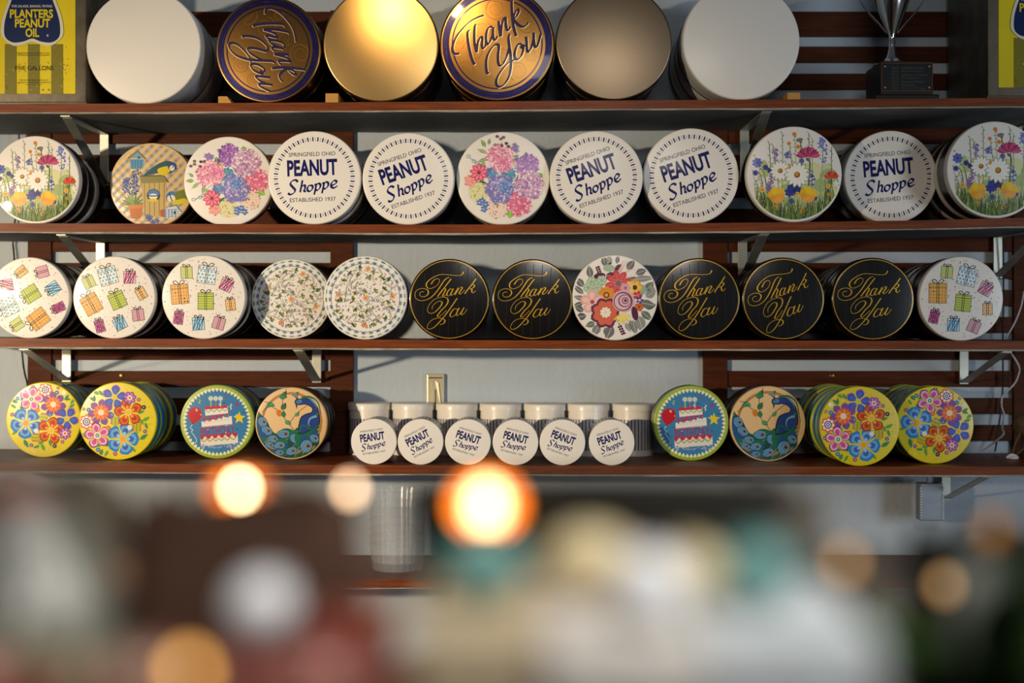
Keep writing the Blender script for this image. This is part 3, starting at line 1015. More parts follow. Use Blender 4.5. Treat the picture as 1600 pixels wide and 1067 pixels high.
def art_folk():
    a = Art(935, 599, 308, clip=0.962)
    r = random.Random(6)
    a.step = .05
    for i in range(60):
        t, d = r.uniform(0, 2 * PI), 285 * math.sqrt(r.random())
        a.dot(935 + d * math.cos(t), 599 + d * math.sin(t), r.choice([3, 4, 6]), r.choice(['#e9e2b0', '#c9a22a', '#b8b02a']), 6)
    a.step = 1
    for x, y, L, an in [(790, 390, 70, 150), (760, 440, 60, 150), (750, 450, 60, 90), (820, 400, 60, 130), (1095, 540, 60, 25), (1110, 580, 60, -60), (1130, 600, 70, 30), (1150, 610, 60, -70), (1110, 745, 80, 35), (1040, 800, 60, -50),
                        (800, 800, 60, 150), (815, 820, 70, 250), (860, 830, 60, 240), (840, 800, 60, 40), (760, 790, 40, 120)]:
        a.leaf(x, y, L, L * .42, an, r.choice(['#5a9a4c', '#4b8a58', '#6fa53e']), '#3a7048')
    for sx, sy in ((915, 610), (1085, 665)):
        a.stroke([(sx, sy + 45), (sx, sy - 45)], 4, '#6a8a2a', 2)
        for k in range(5):
            for q in (-1, 1):
                a.stroke([(sx, sy + 30 - 16 * k), (sx + q * 26, sy + 10 - 16 * k)], 4, '#6a8a2a', 2)
                a.dot(sx + q * 29, sy + 6 - 16 * k, 7, '#c8683a' if sx > 1000 else '#a65a8a')
    # big blue
    a.flower(975, 740, 134, 5, .82, '#2f7fc4', 72, inner=None, p=2.0)
    a.flower(975, 740, 114, 5, .72, '#6ea6d9', 72, inner='#4267ae', mid='#9fc3e6', p=2.0, centre='#eaa329', cr=.22, dots='#f0d060')
    # blue violet
    a.flower(908, 410, 96, 5, .62, '#3b57b0', 80, edge='#b565a8', inner='#4a6ac2', p=1.7, centre='#d9c22a', cr=.22, dots='#ece07a')
    # orange
    a.flower(1018, 530, 110, 5, .62, '#d9661e', 100, edge='#8d3516', inner='#b03f2a', mid='#ef9a3a', p=1.8, centre='#e2b82a', cr=.22, dots='#f5e6b0')
    # purple with orange heart
    a.flower(803, 530, 110, 7, .52, '#7d4f9a', 85, p=1.8)
    a.flower(803, 530, 68, 7, .6, '#e0632a', 85, p=1.8, inner='#ee8a4a', centre='#f0d7b0', cr=.34, dots='#fff4e0')
    # pink
    a.flower(775, 712, 101, 5, .64, '#e9a8c4', 100, edge='#4a2a6a', inner='#c9508f', p=1.7, centre='#e9e3c0', cr=.27)
    a.dot(775, 712, 17, '#2f86a8')
    a.dot(775, 712, 8, '#e0c83a')
    # red and white dotted
    a.flower(690, 605, 63, 8, .55, '#d8532a', 0, p=2.0)
    a.flower(690, 605, 52, 8, .5, '#f3dbd0', 0, p=2.0)
    a.dot(690, 605, 30, '#3a2a78', 14)
    for k in range(8):
        a.dot(690 + 18 * math.cos(k * PI / 4), 605 + 18 * math.sin(k * PI / 4), 6, '#f3eee6')
    a.dot(690, 605, 7, '#f3eee6')
    a.flower(1030, 415, 55, 7, .6, '#8d4f9c', 10, inner='#c77fc0', p=1.8, centre='#e8e0d0', cr=.36)
    a.dot(1030, 415, 11, '#d9701f')
    a.step = .1
    for x, y, s, c in [(1100, 430, 18, '#a8588a'), (1140, 490, 20, '#3a2450'), (705, 510, 20, '#2f76b8'), (665, 503, 16, '#b06a8a'), (670, 710, 18, '#7a5a9c'), (780, 825, 20, '#3b78b5'), (915, 858, 18, '#b0507a'), (1150, 680, 18, '#80559c'),
                       (860, 653, 20, '#dd6a28'), (890, 550, 18, '#3f7fc0'), (1030, 650, 22, '#f0e4dc'), (700, 450, 22, '#e3e6d0'), (690, 445, 14, '#f4eee4')]:
        a.flower(x, y, s, 6, .65, c, 0, centre='#e8d25a', cr=.25)
    return a


def art_cake():
    a = Art(393, 567, 331, clip=0.962)
    r = random.Random(9)
    a.dot(393, 567, 286, '#3b7ba6', 48)
    a.step = .02
    for k in range(52):
        t = 2 * PI * k / 52
        a.petal(393 + 283 * math.cos(t), 567 + 283 * math.sin(t), -math.degrees(t) + 180, -20, 34, 28, '#e4dfb0', .55)
    for i in range(50):
        t, d = r.uniform(0, 2 * PI), 255 * math.sqrt(r.random())
        a.dot(393 + d * math.cos(t), 567 + d * math.sin(t), r.choice([4, 5, 7]), r.choice(['#dfe6ea', '#2c3f78', '#6a4a8c', '#b9cf7a', '#e8dfd0']), 6)
    a.step = 1

    def layer(pts, c):
        a.poly(pts, c)
    layer([(245, 705), (578, 682), (582, 755), (250, 788)], '#ded4c4')
    layer([(243, 690), (570, 662), (575, 690), (247, 718)], '#b8323e')
    a.text('BIRTHDAY', 403, 646, 318, 84, '#b03c50', .035, rot=5)
    a.text('BIRTHDAY', 403, 646, 306, 72, '#44548f', 0, rot=5)
    layer([(255, 565), (525, 515), (530, 592), (258, 618)], '#e3ddd2')
    a.stroke([(258, 614), (530, 588)], 5, '#8a5a4a', 2)
    a.text('happy birthday', 392, 560, 240, 26, '#b9c8d0', 0, rot=9)
    a.text('HAPPY', 392, 520, 244, 58, '#c02a3c', .02, rot=11)
    layer([(285, 445), (490, 425), (492, 490), (290, 512)], '#e6e0d6')
    layer([(280, 432), (485, 418), (488, 442), (283, 458)], '#bd3444')
    for k in range(4):
        x = 300 + 50 * k
        a.stroke([(x - 5, 460 - k * 4), (x + 15, 482 - k * 4), (x + 42, 456 - k * 4)], 7, '#7f9a4a', 3)
    for k in range(6):
        x = 255 + 52 * k
        a.stroke([(x - 2, 722 - k * 4), (x + 24, 745 - k * 4), (x + 50, 716 - k * 4)], 8, '#7f9a4a', 3)
    for k in range(11):
        a.dot(258 + 30 * k, 712 - 2.4 * k, 13, '#e6c9c2' if k % 2 else '#b8323e')
    for k, c in enumerate(('#b9c05a', '#c25a78', '#d9c9b0')):
        x = 340 + 43 * k
        a.stroke([(x, 432), (x - 1, 378)], 9, c, 2)
        a.dot(x - 2, 358, 24, '#8fb8c4', 14)
        a.dot(x - 2, 358, 15, '#e9e3cc', 12)
        a.ell(x - 2, 358, 5, 9, '#c98a3a')
    a.blob([(195, 435), (245, 455), (258, 510), (225, 560), (178, 580), (142, 535), (138, 475)], '#b81f2c')
    a.ell(212, 462, 10, 14, '#e2a39a', 30)
    a.dot(250, 503, 6, '#e8c25a')
    a.poly([(168, 575), (190, 575), (178, 590)], '#8f1722')
    a.stroke([(175, 590), (155, 620), (180, 640), (165, 655), (190, 690), (212, 730), (200, 760)], 5, '#d5dde2', 5)
    st = []
    for k in range(10):
        t = PI / 2 + k * PI / 5
        R = 58 if k % 2 == 0 else 25
        st.append((592 + R * math.cos(t), 532 - R * math.sin(t)))
    a.poly(st, '#e0c42a')
    for k in range(5):
        a.petal(572, 412, 90 + 72 * k, 0, 26, 14, '#8a4a8a')
    a.stroke([(515, 405), (525, 420), (508, 430), (522, 445), (512, 458)], 7, '#e2e2dc', 4)
    a.stroke([(235, 365), (245, 380), (230, 392), (245, 405)], 6, '#b9c88a', 4)
    a.stroke([(460, 315), (478, 335), (470, 345), (490, 355)], 7, '#8a4a8a', 4)
    a.step = .05
    for i in range(70):
        a.ell(r.uniform(250, 580), r.uniform(770, 800), 9, 4, r.choice(['#5f8fb5', '#8fa8c9', '#3a5f95', '#c9b8c4']), r.uniform(0, 180), 6)
    return a


def art_peacock():
    a = Art(1067, 573, 331, clip=0.962)
    K = '#1d2b2a'
    # arching hoop
    a.ring(262, 274, '#b8763a', 40, 1070, 565, -65, 175)
    a.ring(276, 279, K, 40, 1070, 565, -65, 175)
    a.ring(258, 261, K, 40, 1070, 565, -65, 175)
    for s in ([(1020, 255), (1020, 320), (990, 350), (992, 430)], [(870, 410), (940, 450), (990, 500), (1030, 560), (1100, 640)], [(1060, 560), (1120, 480), (1210, 410)], [(820, 375), (870, 385)],
              [(1360, 450), (1400, 460)], [(860, 410), (800, 470)]):
        a.stroke(s, 5, K)
    # tail fan
    r = random.Random(1)
    a.blob([(770, 490), (745, 560), (750, 660), (800, 770), (900, 850), (1040, 895), (1180, 890), (1290, 830), (1325, 740), (1310, 620), (1230, 600), (1120, 650), (1000, 690), (900, 650), (850, 560), (800, 500)], '#1f4a44')
    for i in range(46):
        x, y = r.uniform(770, 1280), r.uniform(600, 860)
        if (x - 1067) ** 2 + (y - 573) ** 2 > 315 ** 2 or y < 560 + (x - 760) * .1 or (x > 860 and y < 690 and x < 1080):
            continue
        an = 160 + (x - 900) * .12
        a.petal(x, y, an + r.uniform(-20, 20), -30, r.uniform(80, 150), r.uniform(14, 28), r.choice(['#2f7a4f', '#1e5a3c', '#2e5f8a', '#3f8a6a', '#8a7a4a', '#23486f']), 1)
    for s in ([(1320, 600), (1250, 660), (1170, 690), (1080, 760), (1000, 860)], [(1310, 640), (1240, 720), (1180, 800), (1140, 890)], [(1130, 620), (1060, 680), (960, 740), (850, 800)], [(1180, 690), (1120, 790), (1080, 880)]):
        a.stroke(s, 30, '#1d6a45', taper=True)
        a.stroke([(x + 14, y + 10) for x, y in s], 14, '#a08a5a', taper=True)
        a.stroke(s, 4, K)
    for x, y, rx, ry, an in [(805, 560, 48, 38, 120), (845, 640, 52, 36, 150), (905, 715, 48, 30, 160), (1000, 670, 60, 36, 0), (960, 775, 50, 34, 10), (1095, 710, 36, 42, 30), (1070, 825, 52, 34, 200), (1205, 780, 58, 52, 60), (1280, 710, 34, 44, 60), (870, 770, 40, 26, 170), (960, 840, 40, 24, 0)]:
        a.petal(x - rx * 1.2, y + 10, an + 10, 0, rx * 3.0, ry * 2.6, '#1f6a48', 1.0)
        a.petal(x - rx * 1.0, y - 6, an - 14, 0, rx * 2.6, ry * 1.6, '#2b4f86', 1.0)
        a.ell(x, y, rx * 1.08, ry * 1.1, K, an, 16)
        a.ell(x, y, rx, ry, '#5f90b5', an, 16)
        for q in (-.45, 0, .45):
            ca, sa = math.cos(math.radians(an)), -math.sin(math.radians(an))
            a.stroke([(x - rx * .9 * ca - q * ry * sa, y - rx * .9 * sa + q * ry * ca), (x + rx * .8 * ca - q * ry * sa, y + rx * .8 * sa + q * ry * ca)], 3, '#27486f', 2)
        a.ell(x + rx * .3, y, rx * .34, ry * .42, '#8a6a42', an, 10)
        a.ell(x + rx * .3, y, rx * .2, ry * .26, '#3a1f2a', an, 8)
    # body, neck, head
    a.blob([(1130, 660), (1135, 580), (1160, 510), (1215, 480), (1250, 470), (1260, 440), (1235, 415), (1190, 400), (1150, 405), (1110, 400), (1098, 375), (1115, 350), (1160, 345), (1225, 345), (1285, 385), (1315, 450), (1330, 530), (1315, 600), (1260, 630), (1170, 670)], K)
    a.blob([(1140, 650), (1145, 580), (1170, 515), (1220, 488), (1258, 474), (1268, 438), (1240, 408), (1190, 393), (1150, 398), (1114, 393), (1105, 375), (1120, 356), (1160, 351), (1222, 352), (1278, 390), (1308, 452), (1322, 530), (1308, 594), (1256, 622), (1172, 660)], '#2b4186')
    a.blob([(1120, 365), (1150, 355), (1165, 375), (1140, 390), (1115, 385)], '#4d83b8')
    a.poly([(1104, 385), (1128, 395), (1116, 440)], '#3a3f4a')
    a.dot(1135, 372, 6, '#0f1218')
    a.stroke([(1300, 505), (1240, 530), (1225, 580), (1240, 600)], 24, '#6fa3b5', taper=True)
    a.stroke([(1160, 340), (1240, 330), (1310, 380), (1335, 470), (1350, 560)], 22, '#2a6a50', taper=True)
    a.stroke([(1240, 345), (1290, 400), (1300, 440)], 18, '#5d93ae', taper=True)
    a.stroke([(1140, 655), (1175, 590), (1260, 630), (1310, 590)], 16, '#1d6a45')
    for x, y in ((1085, 315), (1105, 320), (1125, 293)):
        a.stroke([(1125, 352), (x, y)], 4, K, 2)
        a.ell(x, y, 13, 10, '#4f90a8' if y > 300 else '#2f7a4f')
    for x, y, L, an, c in [(850, 430, 60, 60, '#2f8a54'), (870, 390, 50, -30, '#3c9a60'), (955, 330, 70, 0, '#2f8a54'), (990, 325, 50, 60, '#2f7a4f'), (1000, 520, 60, 95, '#2f7a4f'), (980, 450, 70, 60, '#2e6f4a'), (1010, 550, 60, -30, '#4a9a68'), (1105, 510, 50, 50, '#4a9a68'), (770, 510, 50, 100, '#2f7a4f'), (1290, 500, 40, 40, '#2f7a4f')]:
        a.leaf(x, y, L * 1.1, L * .66, an, K)
        a.leaf(x, y, L, L * .54, an, c)
    a.blob([(935, 455), (965, 450), (980, 490), (960, 510), (935, 490)], '#c8752a')
    return a


DESIGN = {}
for _n, _f in (('peanut', art_peanut), ('peanut_small', lambda: art_peanut(False)), ('thanks_gold', art_thanks_gold), ('thanks_purple', art_thanks_purple), ('wild', art_wildflowers), ('hydrangea', art_hydrangea),
               ('birdhouse', art_birdhouse), ('gifts', art_gifts), ('ditsy', art_ditsy), ('bouquet', art_bouquet), ('folk', art_folk), ('cake', art_cake), ('peacock', art_peacock)):
    DESIGN[_n] = _f().mesh('lid_print_' + _n)


# ------------------------------------------------------------------ room
struct('wall_back', MB().box(-2.6, 2.6, YW, YW + 0.1, 0, 2.7), M_WALL)
struct('floor', MB().box(-2.6, 2.6, -1.2, YW, -0.05, 0), mat('floor_boards', '#4a3a2c', 0.6, var=0.3, scale=10, stretch=(1, 12, 1)))

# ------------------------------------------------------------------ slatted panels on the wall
def X_at(px, Y):
    return (px - 800) * Y / F


def Z_at(py, Y):
    return CZ - (py - HY) * Y / F


def slat_panel(label, x0, x1, posts):
    p = thing('slatted_panel', label, 'wall panel', (X_at((x0 + x1) / 2, YW), YW, Z_at(722, YW)), 0, 'dark slatted wall panels')
    ox, oy, oz = p.location
    Yp = 3.425
    for a_, b_ in posts:
        m = MB().box(X_at(a_, Yp) - ox, X_at(b_, Yp) - ox, Yp - oy, YW - oy, 0, Z_at(16, Yp) - oz)
        m.build('post', M_SLAT, p, 0, 0.0015)
    Ys = 3.430
    pitch = 42.25
    xa, xb = X_at(x0, Ys) - ox, X_at(x1, Ys) - ox
    base = None
    for k in range(15):
        g = 64 + pitch * k          # gap centre above this slat
        y0, y1 = (g + 8.6, g + pitch - 8.6) if k else (g + 8.6, g + pitch - 8.6)
        if base is None:
            h = (y1 - y0) * Ys / F
            base = MB().box(xa, xb, Ys - oy, YW - oy, -h / 2, h / 2).mesh('slat', 0, 0.0015)
        o = link('slat', base, M_SLAT, p)
        o.location.z = Z_at((y0 + y1) / 2, Ys) - oz
    # wide top rail
    MB().box(xa, xb, Ys - oy, YW - oy, Z_at(57, Ys) - oz, Z_at(18, Ys) - oz).build('top_rail', M_SLAT, p, 0, 0.0015)
    # screw heads on the slats
    for sx in ((190,) if x0 < 500 else (1300,)):
        c = at(sx, 587, 3.4295) - Vector((ox, oy, oz))
        MB().lathe([(0.0058, 0), (0.0058, 0.001), (0.003, 0.0022)], 14).build('screw', M_GOLDRIM, p).matrix_basis = Matrix.Translation(c) @ Matrix.Rotation(PI / 2, 4, 'X')
    return p


slat_panel('dark brown slatted wood panel behind the left half of the shelves', 43, 552, ((43, 80), (516, 552)))
slat_panel('dark brown slatted wood panel behind the right half of the shelves', 1099, 1660, ((1099, 1137), (1584, 1622)))

# ------------------------------------------------------------------ shelves (they sag a little between their brackets)
SH = {1: [(-120, 163), (160, 162), (600, 159.5), (960, 157), (1200, 155.5), (1720, 152)],
      2: [(-120, 348), (100, 349), (400, 350), (650, 351), (950, 350), (1250, 347), (1450, 344), (1560, 341), (1720, 338)],
      3: [(-120, 528), (100, 529), (400, 530), (640, 531), (900, 532), (1150, 532), (1400, 532.5), (1720, 533)],
      4: [(-120, 722), (60, 723), (400, 726), (800, 728), (1300, 729), (1720, 729)],
      5: [(-120, 905), (800, 905), (1720, 905)]}


def shelf_px(k, px):
    P = SH[k]
    for (a_, ya), (b_, yb) in zip(P, P[1:]):
        if px <= b_:
            return ya + (yb - ya) * max(0, (px - a_)) / (b_ - a_)
    return P[-1][1]


def shelf_z(k, X):
    return Z_at(shelf_px(k, 800 + X * F / YF), YF)


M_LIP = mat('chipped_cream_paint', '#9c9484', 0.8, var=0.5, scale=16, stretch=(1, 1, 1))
SHL = {1: 'topmost varnished brown shelf carrying the largest tins', 2: 'second varnished brown shelf from the top, with flower and lettered tins', 3: 'third varnished brown shelf, with the gift and black tins',
       4: 'fourth varnished brown shelf, with the yellow tins and striped canisters', 5: 'lowest brown shelf, mostly hidden, under the clear tubs'}
for k in SH:
    root = thing('wall_shelf', SHL[k], 'shelf', (0, YF, shelf_z(k, 0)), 0, 'long varnished shelves')
    n = 40
    T = 0.0185
    YB = 3.424
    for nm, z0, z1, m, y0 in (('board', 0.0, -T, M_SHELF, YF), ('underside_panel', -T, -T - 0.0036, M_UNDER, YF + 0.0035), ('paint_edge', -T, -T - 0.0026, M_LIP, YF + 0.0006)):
        vs_, fs = [], []
        for i in range(n + 1):
            px = -110 + 1820 * i / n
            X = X_at(px, YF)
            z = shelf_z(k, X) - root.location.z
            wob = (0.0009 * math.sin(px * 0.013 + k) + 0.0007 * math.sin(px * 0.041)) if nm != 'board' else 0
            yb = YB if nm != 'paint_edge' else YF + 0.0033
            vs_ += [(X, y0 - YF, z + z0), (X, yb - YF, z + z0), (X, yb - YF, z + z1 + wob), (X, y0 - YF, z + z1 + wob)]
        for i in range(n):
            a_, b_ = 4 * i, 4 * i + 4
            fs += [(a_, a_ + 1, b_ + 1, b_), (a_ + 1, a_ + 2, b_ + 2, b_ + 1), (a_ + 2, a_ + 3, b_ + 3, b_ + 2), (a_ + 3, a_, b_, b_ + 3)]
        fs += [(0, 3, 2, 1), (4 * n, 4 * n + 1, 4 * n + 2, 4 * n + 3)]
        MB().add(vs_, fs).build(nm, m, root, 20)

# ------------------------------------------------------------------ brackets
for k, px, label in ((1, 163, 'steel bracket under the top shelf, near the birdhouse tin'), (1, 1163, 'steel bracket under the top shelf, left of a wildflower tin'),
                     (2, 157, 'steel bracket under the second shelf, above the gift-box tins'), (2, 1160, 'steel bracket under the second shelf, between two black tins'), (2, 1559, 'steel bracket under the second shelf, at the right end above the gift tin'),
                     (3, 104, 'steel bracket under the third shelf, above the leftmost yellow flower tin'), (3, 495, 'steel bracket under the third shelf, above the left peacock tin'), (3, 1506, 'steel bracket under the third shelf, above the rightmost yellow flower tin'),
                     (4, 1478, 'bracket under the fourth shelf beside the hanging grater'), (1, 1590, 'steel bracket under the top shelf near its right end')):
    Yl = 3.418
    X = X_at(px, Yl)
    zt = shelf_z(k, X) - 0.0225
    root = thing('shelf_bracket', label, 'bracket', (X, Yl, zt - 0.15), 0, 'steel shelf brackets')
    Lg = {1: 0.125, 2: 0.10, 3: 0.085, 4: 0.09}[k]
    hw = 0.0105
    MB().box(-hw, hw, -0.002, 0.004, 0.15 - Lg, 0.15).build('wall_leg', M_STEEL, root, 0, 0.0006)
    MB().box(-hw, hw, -0.30, 0, 0.147, 0.150).build('shelf_arm', M_STEEL, root, 0, 0.0006)
    p0, p1 = Vector((0, -0.285, 0.1465)), Vector((0, -0.002, 0.15 - Lg + 0.004))
    d = (p1 - p0).normalized()
    u = Vector((1, 0, 0)).cross(d)
    q = [p + Vector((s * hw, 0, 0)) + u * t for p in (p0, p1) for s in (-1, 1) for t in (-0.0014, 0.0014)]
    MB().add(q, [(0, 1, 3, 2), (4, 6, 7, 5), (0, 4, 5, 1), (2, 3, 7, 6), (0, 2, 6, 4), (1, 5, 7, 3)]).build('strut', M_STEEL, root, 0)

# ------------------------------------------------------------------ round tins
_LID = {}


def lid_mesh(r, h, dome=0.085, step=False):
    key = (round(r, 4), round(h, 4), step)
    if key in _LID:
        return _LID[key]
    n = 64
    e = min(0.005, h * 0.4)
    rim = [(0.966, 0, 0.10), (0.976, -0.06, 0.35), (0.986, -0.22, 0.9), (0.995, -0.5, 1.8), (1.0, -1.0, 6.0)]
    V, N, Fc = [(0, 0, 0)], [Vector((0, 0, 1))], []
    rows = [(0.5 * r, 0, 0.5 * dome), (0.966 * r, 0, 0.966 * dome)] + [(a_ * r, b_ * e, s) for a_, b_, s in rim[1:]] + [(r, -h + 0.001, 99), (r * 1.004, -h + 0.0004, 99), (r * 1.004, -h, 3), (r * 0.97, -h, -0.01)]
    for rr, z, s in rows:
        for k in range(n):
            a_ = 2 * PI * k / n
            V.append((rr * math.cos(a_), rr * math.sin(a_), z))
            if s < 0:
                N.append(Vector((0, 0, -1)))
            else:
                N.append(Vector((math.cos(a_) * s, math.sin(a_) * s, 1)).normalized())
    for k in range(n):
        Fc.append((0, 1 + k, 1 + (k + 1) % n))
    for i in range(len(rows) - 1):
        for k in range(n):
            k2 = (k + 1) % n
            a_, b_ = 1 + i * n, 1 + (i + 1) * n
            Fc.append((a_ + k, b_ + k, b_ + k2, a_ + k2))
    Fc.append(tuple(1 + (len(rows) - 1) * n + k for k in range(n - 1, -1, -1)))
    me = bpy.data.meshes.new('lid')
    me.from_pydata(V, [], Fc)
    me.polygons.foreach_set('use_smooth', [True] * len(me.polygons))
    me.normals_split_custom_set_from_vertices(N)
    me.update()
    _LID[key] = me
    return me


STYLE = {  # lid, body, rim, lid share of the depth
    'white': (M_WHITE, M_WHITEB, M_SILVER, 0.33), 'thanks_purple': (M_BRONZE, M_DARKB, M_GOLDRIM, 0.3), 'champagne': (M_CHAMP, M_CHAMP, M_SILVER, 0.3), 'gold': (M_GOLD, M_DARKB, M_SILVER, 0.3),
    'peanut': (M_WHITE, M_WHITEB, M_SILVER, 0.3), 'wild': (M_WHITE, M_DARKB, M_SILVER, 0.28), 'hydrangea': (M_WHITE, M_DARKB, M_GOLDRIM, 0.28), 'birdhouse': (M_CREAM, M_DARKB, M_SILVER, 0.25),
    'gifts': (M_WHITE, M_DARKB, M_SILVER, 0.28), 'ditsy': (M_WHITE, M_DARKB, M_SILVER, 0.28), 'black': (M_BLACK, M_BLACK, M_SILVER, 0.3), 'bouquet': (M_WHITE, M_DARKB, M_SILVER, 0.28),
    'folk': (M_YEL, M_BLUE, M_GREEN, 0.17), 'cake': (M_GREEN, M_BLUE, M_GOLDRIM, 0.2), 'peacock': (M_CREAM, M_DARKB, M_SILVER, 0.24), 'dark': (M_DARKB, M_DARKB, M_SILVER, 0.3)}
_CACHE = {}


def make_tin(label, cat_group, X, Y, z, r, depth, style, design=None, roll=0, yaw=0.0):
    t = thing('round_tin', label, 'tin', (X, Y, z), yaw, cat_group)
    lm, bm_, rm, sh = STYLE[style]
    h = depth * sh
    key = ('b', round(r, 4), depth, style)
    if key not in _CACHE:
        _CACHE[key] = MB().lathe([(0.984 * r, -h + 0.001), (0.984 * r, -depth + 0.005), (0.984 * r, -depth + 0.003), (0.95 * r, -depth)], 56).mesh('body', 40)
        _CACHE[key + ('r',)] = MB().lathe([(0.984 * r, -depth + 0.0065), (0.995 * r, -depth + 0.0055), (0.998 * r, -depth + 0.003), (0.992 * r, -depth + 0.0008), (0.95 * r, -depth + 0.0005)], 56).mesh('base_rim', 60)
        _CACHE[key + ('l',)] = lid_mesh(r, h).copy()
    R = Matrix.Rotation(PI / 2, 4, 'X')
    for nm, me, m in (('lid', _CACHE[key + ('l',)], lm), ('body', _CACHE[key], bm_), ('base_rim', _CACHE[key + ('r',)], rm)):
        o = link(nm, me, m, t)
        o.matrix_basis = Matrix.Translation((0, 0, r)) @ R
        if nm == 'lid':
            lid = o
    if design:
        p = link('lid_print', DESIGN[design], None, lid)
        s = r
        p.matrix_basis = Matrix.Rotation(math.radians(roll), 4, 'Z') @ Matrix.Scale(s, 4)
    return t


ORD = ['second', 'third', 'fourth', 'fifth', 'sixth']


def slot(row, cx, cy, rp, style, design, roll, depth, nb, label, short, group, back=None, yf=None, back_r=0.975, dx=0.0, yaw=0.0):
    if yf is None:
        ys = shelf_px(row, cx)
        yf = YF * (ys - HY) / (cy + rp - HY) if row != 3 else 3.108
        yf = max(3.102, min(3.22, yf))
    X = X_at(cx, yf)
    r = rp * yf / F
    z = shelf_z(row, X)
    make_tin(label, group, X, yf, z, r, depth, style, design, roll, yaw)
    Y = yf + depth + 0.002 + 2.1 * r * abs(math.sin(yaw))
    rnd = random.Random(cx)
    for i in range(nb):
        if Y + depth > 3.418:
            break
        Xi = X + dx + rnd.uniform(-0.002, 0.002)
        rb = r * back_r * (0.985 if i else 1)
        make_tin(f'{ORD[i]} tin in the row behind {short}', 'tins stacked behind the front ones', Xi, Y, shelf_z(row, Xi), rb, depth, back or style, None)
        Y += depth + 0.0015


G1, G2, G3, G4 = 'large tins on the top shelf', 'tins on the second shelf', 'tins on the third shelf', 'tins on the fourth shelf'
PS = 'white tin lettered PEANUT Shoppe, '
slot(1, 224, 72, 90, 'white', None, 0, 0.14, 1, 'large plain white round tin beside the left yellow oil can', 'the plain white tin beside the left oil can', G1)
slot(1, 419, 78, 83.5, 'thanks_purple', 'thanks_purple', -100, 0.085, 2, 'dim gold and purple Thank You tin with its lettering turned sideways', 'the sideways Thank You tin', G1, yaw=-0.045)
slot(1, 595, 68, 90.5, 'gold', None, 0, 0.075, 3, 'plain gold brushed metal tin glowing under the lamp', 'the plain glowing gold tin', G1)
slot(1, 777, 67, 90, 'thanks_purple', 'thanks_purple', 0, 0.075, 3, 'bright gold and purple Thank You tin with upright lettering', 'the upright gold and purple Thank You tin', G1)
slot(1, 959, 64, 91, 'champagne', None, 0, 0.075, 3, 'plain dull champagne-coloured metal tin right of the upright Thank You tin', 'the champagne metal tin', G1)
slot(1, 1158, 64, 92, 'white', None, 0, 0.10, 2, 'large plain white round tin at the right of the top shelf, nearest the trophy', 'the plain white tin nearest the trophy', G1)

slot(2, 55, 281, 69, 'wild', 'wild', 0, 0.075, 3, 'round wildflower meadow tin at the far left of the second shelf', 'the leftmost wildflower tin', G2, back_r=0.92)
slot(2, 237, 289, 66, 'birdhouse', 'birdhouse', 0, 0.06, 2, 'round tin printed with birdhouses and blue tits on gingham', 'the birdhouse tin', G2, yf=3.217)
slot(2, 356.5, 284, 70, 'hydrangea', 'hydrangea', 60, 0.048, 0, 'hydrangea bouquet tin standing next to the birdhouse tin', 'the hydrangea tin next to the birdhouse tin', G2, yf=3.166)
slot(2, 491, 277, 73, 'peanut', 'peanut', 2, 0.06, 3, PS + 'its lettering level, right of a hydrangea tin', 'the first PEANUT Shoppe tin from the left', G2, dx=0.005)
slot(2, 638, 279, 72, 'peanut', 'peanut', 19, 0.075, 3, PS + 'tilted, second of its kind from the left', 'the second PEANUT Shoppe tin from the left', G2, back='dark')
slot(2, 786, 278.5, 73, 'hydrangea', 'hydrangea', 0, 0.07, 3, 'hydrangea bouquet tin between two PEANUT Shoppe tins', 'the hydrangea tin between two PEANUT Shoppe tins', G2)
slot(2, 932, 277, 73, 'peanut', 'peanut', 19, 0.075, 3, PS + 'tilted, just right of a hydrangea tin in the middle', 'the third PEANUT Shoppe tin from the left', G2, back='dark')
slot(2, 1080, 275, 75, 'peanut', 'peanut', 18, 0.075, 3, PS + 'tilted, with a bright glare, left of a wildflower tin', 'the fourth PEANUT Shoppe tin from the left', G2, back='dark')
slot(2, 1241, 272, 75, 'wild', 'wild', 0, 0.075, 1, 'round wildflower meadow tin between two PEANUT Shoppe tins', 'the wildflower tin between two PEANUT Shoppe tins', G2, back_r=0.90, dx=0.014)
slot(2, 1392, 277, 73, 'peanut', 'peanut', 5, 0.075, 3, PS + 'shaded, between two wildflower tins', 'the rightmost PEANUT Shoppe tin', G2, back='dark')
slot(2, 1555, 264, 76, 'wild', 'wild', 0, 0.075, 3, 'round wildflower meadow tin at the far right of the second shelf', 'the rightmost wildflower tin', G2)

GF = 'white tin printed with coloured gift boxes, '
BT = 'black tin lettered Thank You in gold script, '
slot(3, 45, 466, 63.5, 'gifts', 'gifts', 122, 0.07, 3, GF + 'turned on its side at the far left', 'the far left gift-box tin', G3)
slot(3, 178, 466, 64.5, 'gifts', 'gifts', 24, 0.07, 3, GF + 'slightly tilted, second from the left', 'the second gift-box tin from the left', G3)
slot(3, 318, 465.5, 65.5, 'gifts', 'gifts', 0, 0.07, 3, GF + 'upright, beside a gingham-edged tin', 'the upright gift-box tin on the left', G3)
slot(3, 455, 470, 62.5, 'ditsy', 'ditsy', -20, 0.065, 3, 'shaded tin of tiny flowers with a gingham edge, left of its brighter twin', 'the shaded gingham-edged tin', G3, yf=3.176)
slot(3, 571, 466.5, 65.5, 'ditsy', 'ditsy', 0, 0.065, 0, 'bright tin of tiny flowers with a gingham edge, beside a black tin', 'the bright gingham-edged tin', G3)
slot(3, 702, 467.5, 63.5, 'black', 'thanks_gold', 0, 0.06, 3, BT + 'first from the left', 'the first black Thank You tin', G3)
